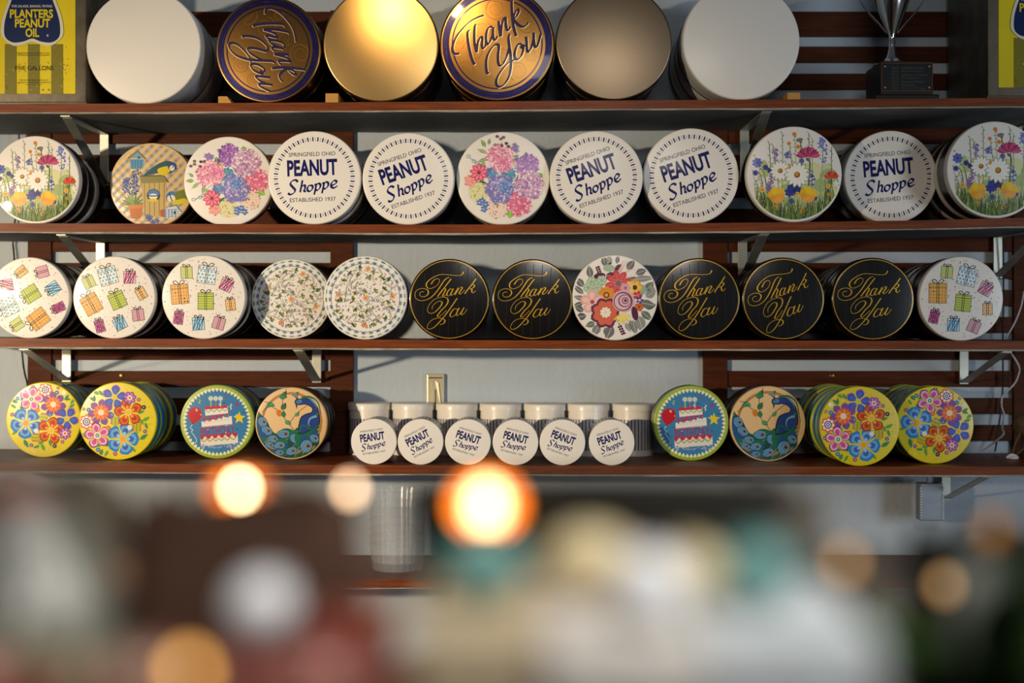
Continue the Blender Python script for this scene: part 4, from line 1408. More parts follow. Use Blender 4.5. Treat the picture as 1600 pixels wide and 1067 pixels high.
slot(3, 832, 467.5, 63.5, 'black', 'thanks_gold', 0, 0.06, 3, BT + 'left of the retro bouquet tin', 'the second black Thank You tin', G3)
slot(3, 961, 464.5, 67, 'bouquet', 'bouquet', 0, 0.065, 3, 'white tin printed with a bold bouquet and grey leaves between black tins', 'the bold bouquet tin', G3)
slot(3, 1092.5, 467, 64.5, 'black', 'thanks_gold', 4, 0.06, 3, BT + 'glossy with reflections, right of the bouquet tin', 'the reflecting black Thank You tin', G3)
slot(3, 1224, 467, 65, 'black', 'thanks_gold', 11, 0.06, 3, BT + 'its lettering tilted, fourth from the left', 'the fourth black Thank You tin', G3)
slot(3, 1364, 468, 65, 'black', 'thanks_gold', 0, 0.06, 4, BT + 'rightmost, next to a gift-box tin', 'the rightmost black Thank You tin', G3)
slot(3, 1502, 467.5, 66, 'gifts', 'gifts', -6, 0.07, 3, GF + 'at the far right of its shelf', 'the far right gift-box tin', G3, back='black')

YL = 'yellow tin printed with big folk flowers, '
slot(4, 68, 656, 59, 'folk', 'folk', -95, 0.05, 4, YL + 'at the far left of its shelf', 'the far left yellow flower tin', G4)
slot(4, 184, 658, 61, 'folk', 'folk', 0, 0.05, 5, YL + 'second from the left, its blue sides showing', 'the second yellow flower tin from the left', G4)
slot(4, 339, 653, 58, 'cake', 'cake', 0, 0.055, 3, 'birthday cake tin with balloon and star, left of the canisters', 'the left birthday cake tin', G4)
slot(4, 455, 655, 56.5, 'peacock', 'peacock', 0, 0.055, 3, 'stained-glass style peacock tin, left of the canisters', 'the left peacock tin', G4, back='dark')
slot(4, 1080, 661, 59, 'cake', 'cake', 0, 0.05, 1, 'birthday cake tin with balloon and star, right of the canisters', 'the right birthday cake tin', G4)
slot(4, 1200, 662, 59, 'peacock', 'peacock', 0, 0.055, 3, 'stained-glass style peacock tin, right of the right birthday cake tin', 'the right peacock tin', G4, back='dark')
slot(4, 1343.5, 666, 62.5, 'folk', 'folk', -4, 0.05, 5, YL + 'next to the right peacock tin', 'the yellow flower tin next to the right peacock tin', G4)
slot(4, 1461, 664, 61, 'folk', 'folk', -113, 0.05, 5, YL + 'at the right end of its shelf', 'the rightmost yellow flower tin', G4)

# ------------------------------------------------------------------ striped canisters: seven standing, six lying in front
CR, CH = 0.0502, 0.122


def stripe_mesh():
    a = Art(0, 0, 1, clip=None)
    V, Fc, C = [], [], []
    n = 36
    for k in range(n):
        for off, hw, c in ((0, 0.028, '#1d2166'), (0.5, 0.010, '#77788a')):
            t = 2 * PI * (k + off) / n
            o = len(V)
            for s in (-1, 1):
                for z in (0.014, 0.086):
                    V.append((CR * 0.9535 * math.cos(t + s * hw), CR * 0.9535 * math.sin(t + s * hw), z))
                    C.append(hexc(c))
            Fc.append((o, o + 2, o + 3, o + 1))
    me = bpy.data.meshes.new('stripe_print')
    me.from_pydata(V, [], Fc)
    at_ = me.attributes.new('ink', 'FLOAT_COLOR', 'POINT')
    f = []
    for c in C:
        f += [*c, 1.0]
    at_.data.foreach_set('color', f)
    me.materials.append(INK)
    return me


can_body = MB().lathe([(0.94 * CR, 0), (0.96 * CR, 0.002), (0.945 * CR, 0.004), (0.945 * CR, CH - 0.012)], 56).mesh('body', 50)
can_stripes = stripe_mesh()
can_lid = lid_mesh(CR, 0.0165)


def canister(label, loc, group, M, design=None, roll=0):
    t = thing('striped_canister', label, 'canister', loc, 0, group)
    b = link('body', can_body, M_WHITE, t)
    b.matrix_basis = M
    s = link('stripe_print', can_stripes, None, b)
    l = link('lid', can_lid, M_WHITE, t)
    l.matrix_basis = M @ Matrix.Translation((0, 0, CH))
    if design:
        p = link('lid_print', DESIGN[design], None, l)
        p.matrix_basis = Matrix.Rotation(math.radians(roll), 4, 'Z') @ Matrix.Scale(CR, 4)
    return t


names = ['first', 'second', 'third', 'fourth', 'fifth', 'sixth', 'seventh']
for i, c in enumerate((577, 645, 714, 782, 851, 919, 989)):
    Y = 3.370
    X = X_at(c, Y)
    canister(f'white canister with navy stripes standing upright, {names[i]} from the left', (X, Y, shelf_z(4, X)), 'upright striped canisters', Matrix.Rotation(i * 0.7, 4, 'Z'))
for i, (cx, cy, roll) in enumerate(((584, 688.5, 8), (657, 689.5, 27), (731, 690, -17), (805.5, 690, -14), (879, 691, -20), (956, 690, 18))):
    Y = 3.115
    X = X_at(cx, Y)
    M = Matrix.Translation((0, 0, CR)) @ Matrix.Rotation(PI / 2, 4, 'X') @ Matrix.Translation((0, 0, -CH))
    rz = (-0.10, -0.06, -0.02, 0.02, 0.05, 0.09)[i]
    canister(f'small PEANUT Shoppe canister lying on its side, {names[i]} from the left', (X, Y, shelf_z(4, X)), 'canisters lying with lids forward', M, 'peanut_small', roll)

# ------------------------------------------------------------------ wooden stop blocks on the top shelf
M_BLOCK = mat('raw_yellow_pine', '#c08a3a', 0.6, var=0.2, scale=30, stretch=(1, 6, 6))
for px, ww, label in ((354, 0.030, 'small pine block wedged left of the sideways Thank You tin'), (520, 0.028, 'small pine block wedged left of the glowing gold tin'), (1238, 0.028, 'small pine block wedged right of the white tin nearest the trophy')):
    X = X_at(px, 3.125)
    m = MB()
    h = 0.021 if px == 520 else 0.016
    y1 = 0.12
    m.add([(-ww / 2, 0, 0), (ww / 2, 0, 0), (ww / 2, y1, 0), (-ww / 2, y1, 0), (-ww / 2, 0, h), (ww / 2 * (0.3 if px == 354 else 1), 0, h), (ww / 2 * (0.3 if px == 354 else 1), y1, h), (-ww / 2, y1, h)],
          [(0, 3, 2, 1), (4, 5, 6, 7), (0, 1, 5, 4), (2, 3, 7, 6), (0, 4, 7, 3), (1, 2, 6, 5)])
    o = m.build('wood_block', M_BLOCK, None, 0, 0.0008)
    o.location = (X, 3.108, shelf_z(1, X))
    tag(o, label, 'block', 'pine stop blocks')

# ------------------------------------------------------------------ oil cans
M_CAN = mat('aged_can_metal', '#5e5546', 0.5, 0.5, var=0.35, scale=18, bump=0.1, bscale=60)
M_CANY = mat('yellow_can_paint', '#dcc40a', 0.5, var=0.10, scale=10, spec=0.25)


def art_can():
    a = Art(302, 960, 4224, clip=None)
    Yl, B = '#dcc40a', '#0f2350'
    for x0 in (48, 262, 478):
        a.poly([(x0, 860), (x0 + 106, 860), (x0 + 106, 400), (x0, 400)], '#7d7426')
    a.step = .2
    r = random.Random(3)
    for i in range(60):
        x, y = r.uniform(40, 640), r.uniform(420, 850)
        a.ell(x, y, r.uniform(3, 14), r.uniform(2, 5), r.choice(['#b3a53a', '#8a8030', '#c9ba50', '#6a6222']), r.uniform(0, 180), 7)
    a.step = 1

    def pea(g):
        L = [(302, 350 + g), (220, 378 + g), (120, 385 + g), (50 - g, 330), (45 - g, 220), (70 - g, 110), (110 - g, 0), (130 - g, -90), (110 - g, -200), (130 - g, -320), (220, -400 - g), (302, -415 - g)]
        return L + [(604 - x, y) for x, y in L[-2:0:-1]]
    a.blob(pea(28), '#d8d2b8', 4)
    a.blob(pea(0), B, 4)
    a.text('FOR SALADS, BAKING, FRYING', 300, 52, 372, 26, '#d8d2b8', .01)
    a.text('PLANTERS', 296, 120, 400, 82, Yl, .03)
    a.text('PEANUT', 306, 208, 326, 82, Yl, .03)
    a.text('OIL', 304, 296, 126, 82, Yl, .03)
    a.text('K', 448, 322, 20, 22, '#d8d2b8', .01)
    for y, ww, s in ((485, 300, 'INGREDIENTS: PEANUT OIL'), (505, 300, 'NO REFRIGERATION REQUIRED')):
        a.text(s, 312, y, ww, 13, '#5a5520', 0)
    a.text('FIVE GALLONS', 322, 622, 350, 42, '#2c2a20', -.004)
    a.text('MFD. BY PLANTERS EDIBLE OIL CO.', 320, 735, 270, 14, '#4a4520', 0)
    a.text('DIVISION OF STANDARD BRANDS, INC.', 322, 757, 310, 14, '#4a4520', 0)
    a.text('N.Y., N.Y. 10022', 325, 777, 130, 13, '#4a4520', 0)
    return a


can_print = art_can().mesh('can_print', 0)
for px, dep, rz, label in ((51, 0.24, 0, 'tall yellow PLANTERS PEANUT OIL can at the left end of the top shelf'), (1627, 0.29, 0, 'shaded yellow PLANTERS PEANUT OIL can cut off at the right end of the top shelf')):
    Y = 3.118
    X = X_at(px, Y)
    t = thing('oil_can', label, 'can', (X, Y, shelf_z(1, X) + 0.001), rz, 'tall oil cans')
    W2 = 0.1175
    MB().box(-W2, W2, 0, dep, 0, 0.35).build('body', M_CAN, t, 30, 0.007)
    MB().box(-0.094, 0.094, -0.0012, 0.003, 0.024, 0.335).build('yellow_front_panel', M_CANY, t, 0, 0.0005)
    for z0 in (0.0, 0.343):
        MB().box(-W2 - 0.0015, W2 + 0.0015, -0.0015, dep + 0.0015, z0, z0 + 0.007).build('seam_rim', M_CAN, t, 30, 0.002)
    MB().lathe([(0.022, 0.35), (0.022, 0.362), (0.019, 0.366)], 24, (0.05, dep * 0.7, 0)).build('cap', M_CAN, t)
    p = link('front_print', can_print, None, t)
    p.matrix_basis = Matrix.Translation((0, -0.0010, 0)) @ Matrix.Rotation(PI / 2, 4, 'X')

# ------------------------------------------------------------------ trophy
M_CHROME = mat('polished_trophy_metal', '#d8d4cc', 0.14, 1.0)
M_PLINTH = mat('dark_walnut_plinth', '#150d08', 0.45, var=0.3, scale=20, stretch=(1, 1, 6), spec=0.3)
Y = 3.115
X = X_at(1417, Y)
zb = shelf_z(1, X)
t = thing('trophy_cup', 'silver two-handled trophy cup on a dark plinth with an engraved plaque', 'trophy', (X, Y, zb))
sp = Y / F
hb = 60 * sp
MB().box(-41 * sp, 41 * sp, 0, 0.13, 0.010, hb).build('plinth', M_PLINTH, t, 0, 0.0015)
MB().box(-50 * sp, 50 * sp, -0.006, 0.137, 0, 0.011).build('plinth_foot', M_PLINTH, t, 0, 0.003)
pl = MB().box(-37 * sp, 37 * sp, -0.0015, 0.001, 16 * sp, 54 * sp).build('plaque', mat('black_plaque', '#0c0b0b', 0.3), t, 0, 0.0004)
for z in (16.0, 53.0):
    MB().box(-40 * sp, 40 * sp, -0.0012, 0.001, (z - 3 if z < 20 else z + 3.5) * sp, (z - 1.8 if z < 20 else z + 4.7) * sp).build('copper_trim', mat('copper_line', '#5a3a20', 0.4, 0.8), t, 0)
for x in (-1, 1):
    MB().box(x * 39.6 * sp - 0.0008, x * 39.6 * sp + 0.0008, -0.0012, 0.001, 13 * sp, 58 * sp).build('copper_trim', MATS['copper_line'], t, 0)
a = Art(0, 0, 1 / sp, clip=None)
for i, (yr, nm, ww) in enumerate((('2010', 'Kitchen Nicks', 34), ('2011', 'Big Adventure', 32), ('2012', "Luther's Losers", 39), ('2013', 'Pumpkins', 26), ('2014', 'Kitchen Nicks', 34), ('2015', 'Monsters', 21), ('2016', 'Double Charge', 36))):
    yy = -49.5 + i * 5.4
    a.text(yr, -19, yy, 11, 3.6, '#57544b')
    a.text(nm, -8 + ww / 2, yy, ww, 3.8, '#57544b')
for x in (-34.5, 34.5):
    for y in (-51.5, -18.5):
        a.dot(x, y, 1.2, '#b8b4a8')
p = link('engraving', a.mesh('engraving', 0), None, pl)
p.matrix_basis = Matrix.Translation((0, -0.0003, 0)) @ Matrix.Rotation(PI / 2, 4, 'X')
cx_, cy_ = -13 * sp, 0.055
prof = [(29, 60), (28.5, 61.5), (24, 63), (15, 66.5), (9, 73), (6, 82), (4.6, 92), (5.5, 98), (4.2, 102), (5, 107), (9, 117), (15, 131), (22, 148), (29, 168), (34, 190), (36, 212), (35, 235), (38, 240), (36, 241), (32, 236), (33, 205), (26, 170), (5, 120)]
MB().lathe([(r_ * sp, z_ * sp) for r_, z_ in prof], 40, (cx_, cy_, 0)).build('cup', M_CHROME, t, 50)
for s in (-1, 1):
    pts = catmull([(cx_ + s * q[0] * sp, cy_, q[1] * sp) for q in ((9, 112), (22, 128), (38, 146), (52, 168), (56, 192), (48, 208), (36, 206))], 6)
    MB().tube(pts, 0.0022, 8).build('handle', M_CHROME, t)

# ------------------------------------------------------------------ small fittings on the wall
M_PLATE = mat('cream_metal_plate', '#cdbf9f', 0.35, 0.35)
c = at(680.5, 640, 3.43)
t = thing('wall_plate', 'small cream metal opener plate with a slot, fixed above the canisters', 'wall plate', (c.x, YW, c.z))
q = 3.43 / F
MB().box(-13.5 * q, 13.5 * q, -0.012, 0, 0, 56 * q).build('plate', M_PLATE, t, 0, 0.0025)
MB().add([(-7.5 * q, -0.012, 2 * q), (9 * q, -0.012, 2 * q), (5 * q, -0.012, 42 * q), (-1 * q, -0.012, 47 * q), (-6 * q, -0.012, 43 * q), (-7.5 * q, -0.0165, 2 * q), (9 * q, -0.0165, 2 * q), (4.5 * q, -0.0155, 42 * q), (-1 * q, -0.014, 46 * q), (-5.5 * q, -0.0155, 42 * q)],
         [(5, 6, 7, 8, 9), (0, 1, 6, 5), (1, 2, 7, 6), (2, 3, 8, 7), (3, 4, 9, 8), (4, 0, 5, 9)]).build('raised_tab', M_PLATE, t, 0)
MB().box(-11 * q, 10.5 * q, -0.0128, -0.010, 49 * q, 50.6 * q).build('slot', mat('slot_black', '#0d0c0b', 0.8), t, 0)
MB().box(-0.9 * q, 0.9 * q, -0.0175, -0.012, 2 * q, 32 * q).build('centre_groove', mat('groove_grey', '#5c5a52', 0.6), t, 0)

M_WIRE = mat('black_wire', '#0c0b0b', 0.5)
M_CORDW = mat('white_cord', '#cfc4c0', 0.6)


def cord(label, pts, r, m, group):
    o = MB().tube(catmull(pts, 6), r, 7).build('cord', m)
    o.location = (0, 0, 0)
    return tag(o, label, 'cord', group)


cord('thin black wire running down the left wall edge', [at(29, 184, 3.41), at(30, 280, 3.428), at(21, 370, 3.430), at(22, 400, 3.43)] + [at(34, 545, 3.42), at(38, 580, 3.427), at(44, 612, 3.428), at(46, 705, 3.42)], 0.0022, M_WIRE, 'loose wires')
cord('thin black wire hanging at the right end beside the white cord', [at(1567, 372, 3.40), at(1568, 440, 3.405), at(1567, 530, 3.41), at(1567, 560, 3.41), at(1566, 620, 3.415), at(1560, 670, 3.415), at(1555, 705, 3.40)], 0.0020, M_WIRE, 'loose wires')
cord('white cord curling down at the right end above the bottom shelf', [at(1577, 548, 3.36), at(1592, 572, 3.37), at(1590, 590, 3.38), at(1582, 603, 3.39), at(1567, 618, 3.40), at(1565, 634, 3.40), at(1569, 650, 3.38), at(1566, 668, 3.37), at(1568, 678, 3.36), at(1555, 690, 3.36), at(1532, 707, 3.37)], 0.0023, M_CORDW, 'loose wires')
cord('white cord looping beside the far right gift-box tin', [at(1600, 455, 3.40), at(1595, 480, 3.40), at(1585, 505, 3.39), at(1572, 528, 3.36)], 0.0021, M_CORDW, 'loose wires')

# hanging brown pouch with twine
M_JUTE = mat('brown_jute', '#5c452c', 0.95, var=0.4, scale=60, bump=0.6, bscale=120)
c = at(1606, 664, 3.28)
t = thing('jute_pouch', 'small brown jute pouch at the right edge with twine and white knot', 'pouch', (c.x, c.y, shelf_z(4, c.x)))
dz = c.z - shelf_z(4, c.x)
MB().sphere((0, 0, dz), 0.036, 22, 14, 1, 0.8, 0.75, lambda i, a_: 1 + 0.05 * math.sin(5 * a_ + i)).build('pouch_body', M_JUTE, t, 60)
MB().tube(catmull([(-0.02, -0.01, dz - 0.015), (-0.034, -0.01, dz - 0.045), (-0.040, -0.01, 0.004)], 6), 0.0022, 7).build('twine', M_JUTE, t)
MB().tube(catmull([(0.012, -0.01, dz - 0.02), (-0.01, -0.01, dz - 0.05), (-0.036, -0.01, 0.006)], 6), 0.0022, 7).build('twine', M_JUTE, t)
MB().tube(catmull([(-0.054, -0.015, 0.004), (-0.046, -0.018, 0.010), (-0.036, -0.012, 0.009), (-0.030, -0.016, 0.004), (-0.042, -0.020, 0.004), (-0.050, -0.012, 0.004)], 5), 0.0036, 8).build('knot', M_CORDW, t)
t2 = MB().box(-0.012, 0.012, -0.012, 0.012, 0, dz - 0.02).build('stand', M_JUTE, t, 0, 0.002)

# hanging grater under the fourth shelf
M_GRATE = mat('grey_grater_steel', '#8f949c', 0.4, 0.6, var=0.1, scale=30)
c = at(1452, 812, 3.36)
t = thing('box_grater', 'grey metal grater with serrated edges hanging under the fourth shelf', 'grater', (c.x, c.y, c.z))
q = 3.36 / F
MB().box(-18 * q, 18 * q, -0.02, 0.02, 0, 58 * q).build('grater_body', M_GRATE, t, 0, 0.002)
for s in (-1, 1):
    for k in range(12):
        MB().box(s * 17.4 * q - 0.0022, s * 17.4 * q + 0.0022, -0.0225, -0.019, (3 + 4.3 * k) * q, (5 + 4.3 * k) * q, Matrix.Rotation(0, 4, 'X')).build('tooth', M_STEEL, t, 0)
MB().box(-4 * q, 3 * q, -0.003, 0.003, 57 * q, 78 * q).build('hanging_strap', M_GRATE, t, 0, 0.0008)

# nested clear tubs on the lowest shelf
M_CLEAR = bpy.data.materials.new('clear_plastic')
M_CLEAR.use_nodes = True
_n = M_CLEAR.node_tree
_n.nodes.remove(_n.nodes['Principled BSDF'])
_t = _n.nodes.new('ShaderNodeBsdfTransparent')
_t.inputs[0].default_value = (0.965, 0.965, 0.965, 1)
_g = _n.nodes.new('ShaderNodeBsdfPrincipled')
_g.inputs['Roughness'].default_value = 0.18
_g.inputs['Base Color'].default_value = (0.75, 0.77, 0.78, 1)
_g.inputs['Specular IOR Level'].default_value = 1.0
_g.inputs['Coat Weight'].default_value = 1.0
_m = _n.nodes.new('ShaderNodeMixShader')
_m.inputs[0].default_value = 0.16
_n.links.new(_t.outputs[0], _m.inputs[1])
_n.links.new(_g.outputs[0], _m.inputs[2])
_n.links.new(_m.outputs[0], _n.nodes['Material Output'].inputs['Surface'])
Yc = 3.235
X = X_at(622, Yc)
z0 = shelf_z(5, X)


def tub_wob(i, a_):
    return 1 + 0.018 * math.cos(24 * a_)


tub = MB()
TR = 0.0655
vs_ = [(TR * (0.86 + 0.11 * q_ / 12 + (0.012 if q_ % 2 else 0)), 0.052 * q_ / 12) for q_ in range(13)] + [(TR * 1.02, 0.054), (TR * 1.02, 0.057)]
n = 96
V_, F_ = [], []
for i, (r_, z_) in enumerate(vs_):
    for k in range(n):
        a_ = 2 * PI * k / n
        rr = r_ * (tub_wob(i, a_) if i < 12 else 1)
        V_.append((rr * math.cos(a_), rr * math.sin(a_), z_))
for i in range(len(vs_) - 1):
    for k in range(n):
        k2 = (k + 1) % n
        F_.append((i * n + k, i * n + k2, (i + 1) * n + k2, (i + 1) * n + k))
F_.append(tuple(range(n - 1, -1, -1)))
tub.add(V_, F_)
tub_me = tub.mesh('clear_tub', 50)
for k in range(8):
    o = link('clear_tub', tub_me, M_CLEAR)
    o.location = (X + random.uniform(-.0008, .0008), Yc, z0 + 0.0005 + k * 0.0185)
    tag(o, 'fluted clear plastic tub, ' + ('lowest' if k == 0 else 'topmost' if k == 7 else names[k] + ' from the bottom') + ' of the nested stack on the lowest shelf', 'tub', 'nested clear plastic tubs')


# ------------------------------------------------------------------ blurred goods on the counter close to the camera
ZT = CZ - 0.168
M_COUNTER = mat('dark_counter_wood', '#2c1d14', 0.4, var=0.3, scale=12, stretch=(0.6, 8, 8), coat=0.2)
t = thing('shop_counter', 'dark wooden counter in the blurred foreground under the wrapped goods', 'counter', (0, 0.43, 0))
MB().box(-0.55, 0.55, -0.21, 0.29, ZT - 0.03, ZT).build('counter_top', M_COUNTER, t, 0, 0.004)
MB().box(-0.52, 0.52, -0.18, 0.18, 0.06, ZT - 0.03).build('cabinet', M_COUNTER, t, 0, 0.004)
MB().box(-0.50, 0.50, -0.15, 0.15, 0, 0.06).build('plinth', M_COUNTER, t, 0)


def rest(px, Y):
    return Vector((X_at(px, Y), Y, ZT))


# clear bag gathered to a point, left
M_CELLO = mat('milky_cellophane', '#8f9188', 0.3, alpha=0.55, coat=0.6, var=0.1, scale=20)
rnd = random.Random(17)
Yb = 0.545
b = rest(30, Yb)
t = thing('cellophane_bag', 'blurred milky cellophane bag gathered to a point at the left', 'bag', b)
apex = Z_at(738, Yb) - ZT
ph = [rnd.uniform(0, 6) for _ in range(6)]


def bag_wob(i, a_):
    return 1 + 0.05 * math.sin(7 * a_ + ph[0] + i * .4) + 0.04 * math.sin(11 * a_ + ph[1] - i * .3)


prof = [(0.040, 0.0), (0.052, 0.006), (0.055, 0.03), (0.052, apex * .45), (0.040, apex * .62), (0.024, apex * .78), (0.010, apex * .90), (0.009, apex * .93), (0.017, apex)]
MB().lathe(prof, 44, (0, 0, 0), 1.0, 0.75, bag_wob).build('bag_film', M_CELLO, t, 60)
MB().lathe([(0.0100, apex * .895), (0.0125, apex * .91), (0.0100, apex * .93)], 20).build('tie', mat('red_ribbon', '#a34536', 0.4), t)

# paper bags standing along the back of the counter
def paper_bag(label, px, Yk, half, ptop, m, dep=0.022):
    t = thing('paper_bag', label, 'bag', rest(px, Yk), 0, 'blurred paper bags')
    hk = Z_at(ptop, Yk) - ZT
    wk = half * Yk / F
    nz = 9
    ring, fs = [], [tuple(range(31, -1, -1))]
    for i in range(nz + 1):
        s = 1 - 0.10 * (i / nz)
        for k in range(32):
            a_ = 2 * PI * k / 32
            cx2, cy2 = math.cos(a_), math.sin(a_)
            x = wk * s * math.copysign(abs(cx2) ** 0.45, cx2) * (1 + 0.02 * math.sin(9 * a_ + i))
            y = dep * s * math.copysign(abs(cy2) ** 0.45, cy2)
            ring.append((x, y, hk * i / nz + (0.004 * math.sin(6 * a_) if i == nz else 0)))
    for i in range(nz):
        for k in range(32):
            k2 = (k + 1) % 32
            fs.append((i * 32 + k, i * 32 + k2, (i + 1) * 32 + k2, (i + 1) * 32 + k))
    MB().add(ring, fs).build('bag_paper', m, t, 50)
    for s in (-1, 1):
        pts = catmull([(x_ * wk, s * dep * .8, hk + z_) for x_, z_ in ((-.4, -.01), (-.33, .004), (0, .008), (.33, .004), (.4, -.01))], 5)
        MB().tube(pts, 0.0015, 6).build('handle', m, t)


M_KRAFT = mat('dark_brown_paper', '#4a3122', 0.8, var=0.2, scale=25, bump=0.3, bscale=40)
M_OLIVEP = mat('olive_grey_paper', '#5c5648', 0.8, var=0.15, scale=25, bump=0.3, bscale=40)
M_GREYP = mat('taupe_grey_paper', '#5f584d', 0.8, var=0.15, scale=25, bump=0.3, bscale=40)
M_BLKG = mat('black_green_paper', '#15170f', 0.7, var=0.3, scale=25)
paper_bag('blurred dark brown paper bag behind the sweets on the left', 385, 0.535, 195, 775, M_KRAFT)
paper_bag('blurred olive grey paper bag behind the cellophane bag at the left', 30, 0.610, 175, 748, M_OLIVEP)
paper_bag('blurred taupe paper bag behind the gift boxes, right of the basket', 1195, 0.655, 95, 770, M_GREYP)
paper_bag('blurred low grey paper bag between the gift boxes and the plant', 1320, 0.590, 85, 882, M_GREYP)
paper_bag('blurred black-green paper bag at the right edge behind the plant', 1545, 0.660, 130, 838, M_BLKG)

# tray of wrapped sweets
Yt = 0.455
t = thing('sweet_tray', 'blurred shallow wooden tray holding wrapped sweets at bottom left', 'tray', rest(235, Yt))
M_TRAY = mat('tray_wood', '#5b3a26', 0.6, var=0.3, scale=14, stretch=(1, 8, 8))
tw, td, thh = 0.082, 0.045, 0.040
MB().box(-tw, tw, -td, td, 0, 0.028).build('tray_base', M_TRAY, t, 0, 0.001)
for s in (-1, 1):
    MB().box(s * tw - 0.003, s * tw + 0.003, -td, td, 0, thh).build('tray_side', M_TRAY, t, 0, 0.001)
    MB().box(-tw - 0.003, tw + 0.003, s * td - 0.003, s * td + 0.003, 0, thh).build('tray_side', M_TRAY, t, 0, 0.001)
SW = {'pink': mat('pink_wrapper', '#9c6156', 0.35, coat=0.5), 'red': mat('red_wrapper', '#7d3a31', 0.35, coat=0.5), 'sage': mat('sage_wrapper', '#6b6d4c', 0.4, coat=0.5), 'rose': mat('rose_wrapper', '#94705f', 0.4, coat=0.4),
      'cream': mat('cream_wrapper', '#d9c79a', 0.4, coat=0.3), 'teal': mat('teal_wrapper', '#5f9490', 0.4, coat=0.3), 'white': mat('white_glint_wrapper', '#eef0f4', 0.3, coat=0.6), 'olive': mat('olive_wrapper', '#5b5a3a', 0.5)}  # white is for the balls that stand in for daylight glints
sw_body = MB().sphere((0, 0, 0), 0.0105, 16, 10, 1.35, 1, 1).mesh('sweet', 60)
sw_end = MB().lathe([(0.0016, 0), (0.003, 0.003), (0.0095, 0.010)], 14, wob=lambda i, a_: 1 + 0.18 * math.cos(7 * a_)).mesh('wrapper_end', 60)


def sweet(label, col, loc, rz, group):
    s = thing('wrapped_sweet', label, 'sweet', loc, rz, group)
    for nm, me, M in (('sweet', sw_body, Matrix.Translation((0, 0, 0.0105))), ('wrapper_end', sw_end, Matrix.Translation((0.0125, 0, 0.0105)) @ Matrix.Rotation(PI / 2, 4, 'Y')),
                      ('wrapper_end', sw_end, Matrix.Translation((-0.0125, 0, 0.0105)) @ Matrix.Rotation(-PI / 2, 4, 'Y'))):
        me2 = me
        key = ('sw', nm, col)
        if key not in _CACHE:
            _CACHE[key] = me.copy()
        o = link(nm, _CACHE[key], SW[col], s)
        o.matrix_basis = M
    return s


rnd = random.Random(23)
order = ['red', 'pink', 'rose', 'pink', 'sage', 'pink']
for j in range(3):
    for i in range(6):
        c_ = order[(i + 2 * j) % 6] if i < 5 else 'pink'
        X = rest(235, Yt).x + (i - 2.5) * 0.0265
        sweet(f'blurred {c_} wrapped sweet in the {["front", "middle", "back"][j]} row of the tray, {names[i]} from the left', c_, (X, Yt - 0.028 + j * 0.028, ZT + 0.0285), rnd.uniform(-.5, .5), 'sweets in the tray')
for i in range(5):
    c_ = ['pink', 'sage', 'rose', 'red', 'pink'][i]
    X = rest(235, Yt).x + (i - 2) * 0.0275
    sweet(f'blurred {c_} wrapped sweet on top of the tray pile, {names[i]} from the left', c_, (X, Yt - 0.012 + 0.014 * (i % 2), ZT + 0.0460), rnd.uniform(-.5, .5), 'sweets in the tray')
# pink pile right of the tray
t = thing('pink_gift_box', 'blurred dusky pink gift box between the tray and the pale boxes', 'box', rest(548, 0.50))
MB().box(-0.013, 0.013, -0.022, 0.022, 0, 0.058).build('box_base', SW['pink'], t, 0, 0.002)
MB().box(-0.0145, 0.0145, -0.0235, 0.0235, 0.052, 0.066).build('box_lid', SW['red'], t, 0, 0.002)

# pale gift boxes on the right
M_PALE = mat('pale_paper', '#cfcac3', 0.6, var=0.06, scale=12)
M_PALEB = mat('bluish_paper', '#c3cace', 0.6, var=0.06, scale=12)
M_BEIGE = mat('beige_paper', '#bfae8f', 0.6, var=0.08, scale=12)


def gift_box(label, px0, px1, Y, dep, ptop, m, m2):
    X0, X1 = X_at(px0, Y), X_at(px1, Y)
    h = Z_at(ptop, Y) - ZT
    t = thing('gift_box', label, 'box', ((X0 + X1) / 2, Y + dep / 2, ZT), 0, 'blurred pale gift boxes')
    w2 = (X1 - X0) / 2
    MB().box(-w2 + .002, w2 - .002, -dep / 2 + .002, dep / 2 - .002, 0, h - 0.001).build('box_base', m, t, 0, 0.002)
    MB().box(-w2, w2, -dep / 2, dep / 2, h - 0.018, h).build('box_lid', m2, t, 0, 0.003)
    MB().box(-0.004, 0.004, -dep / 2 - .0006, dep / 2 + .0006, h - 0.0185, h + 0.0006).build('ribbon', m, t, 0, 0.0003)
    return h


h1 = gift_box('blurred beige gift box at the left of the pale boxes', 645, 850, 0.42, 0.10, 990, M_BEIGE, M_BEIGE)
h2 = gift_box('blurred off-white gift box in the middle of the foreground', 852, 1110, 0.40, 0.11, 1008, M_PALE, M_PALE)
h3 = gift_box('blurred bluish white gift box at the right of the pale boxes', 1112, 1380, 0.41, 0.10, 995, M_PALEB, M_PALEB)


def ball(label, col, px, Y, zb, r, group, sx=1):
    t = thing('wrapped_truffle', label, 'truffle', (X_at(px, Y), Y, ZT + zb), 0, group)
    MB().sphere((0, 0, r), r, 22, 14, sx, 1, 1).build('ball', SW[col], t, 60)
    tw_ = MB().lathe([(0.0015, 0), (0.003, 0.003), (0.008, 0.009)], 14, wob=lambda i, a_: 1 + 0.18 * math.cos(7 * a_)).build('twist', SW[col], t, 60)
    tw_.matrix_basis = Matrix.Translation((0, r - 0.001, r)) @ Matrix.Rotation(-PI / 2, 4, 'X')
    return t


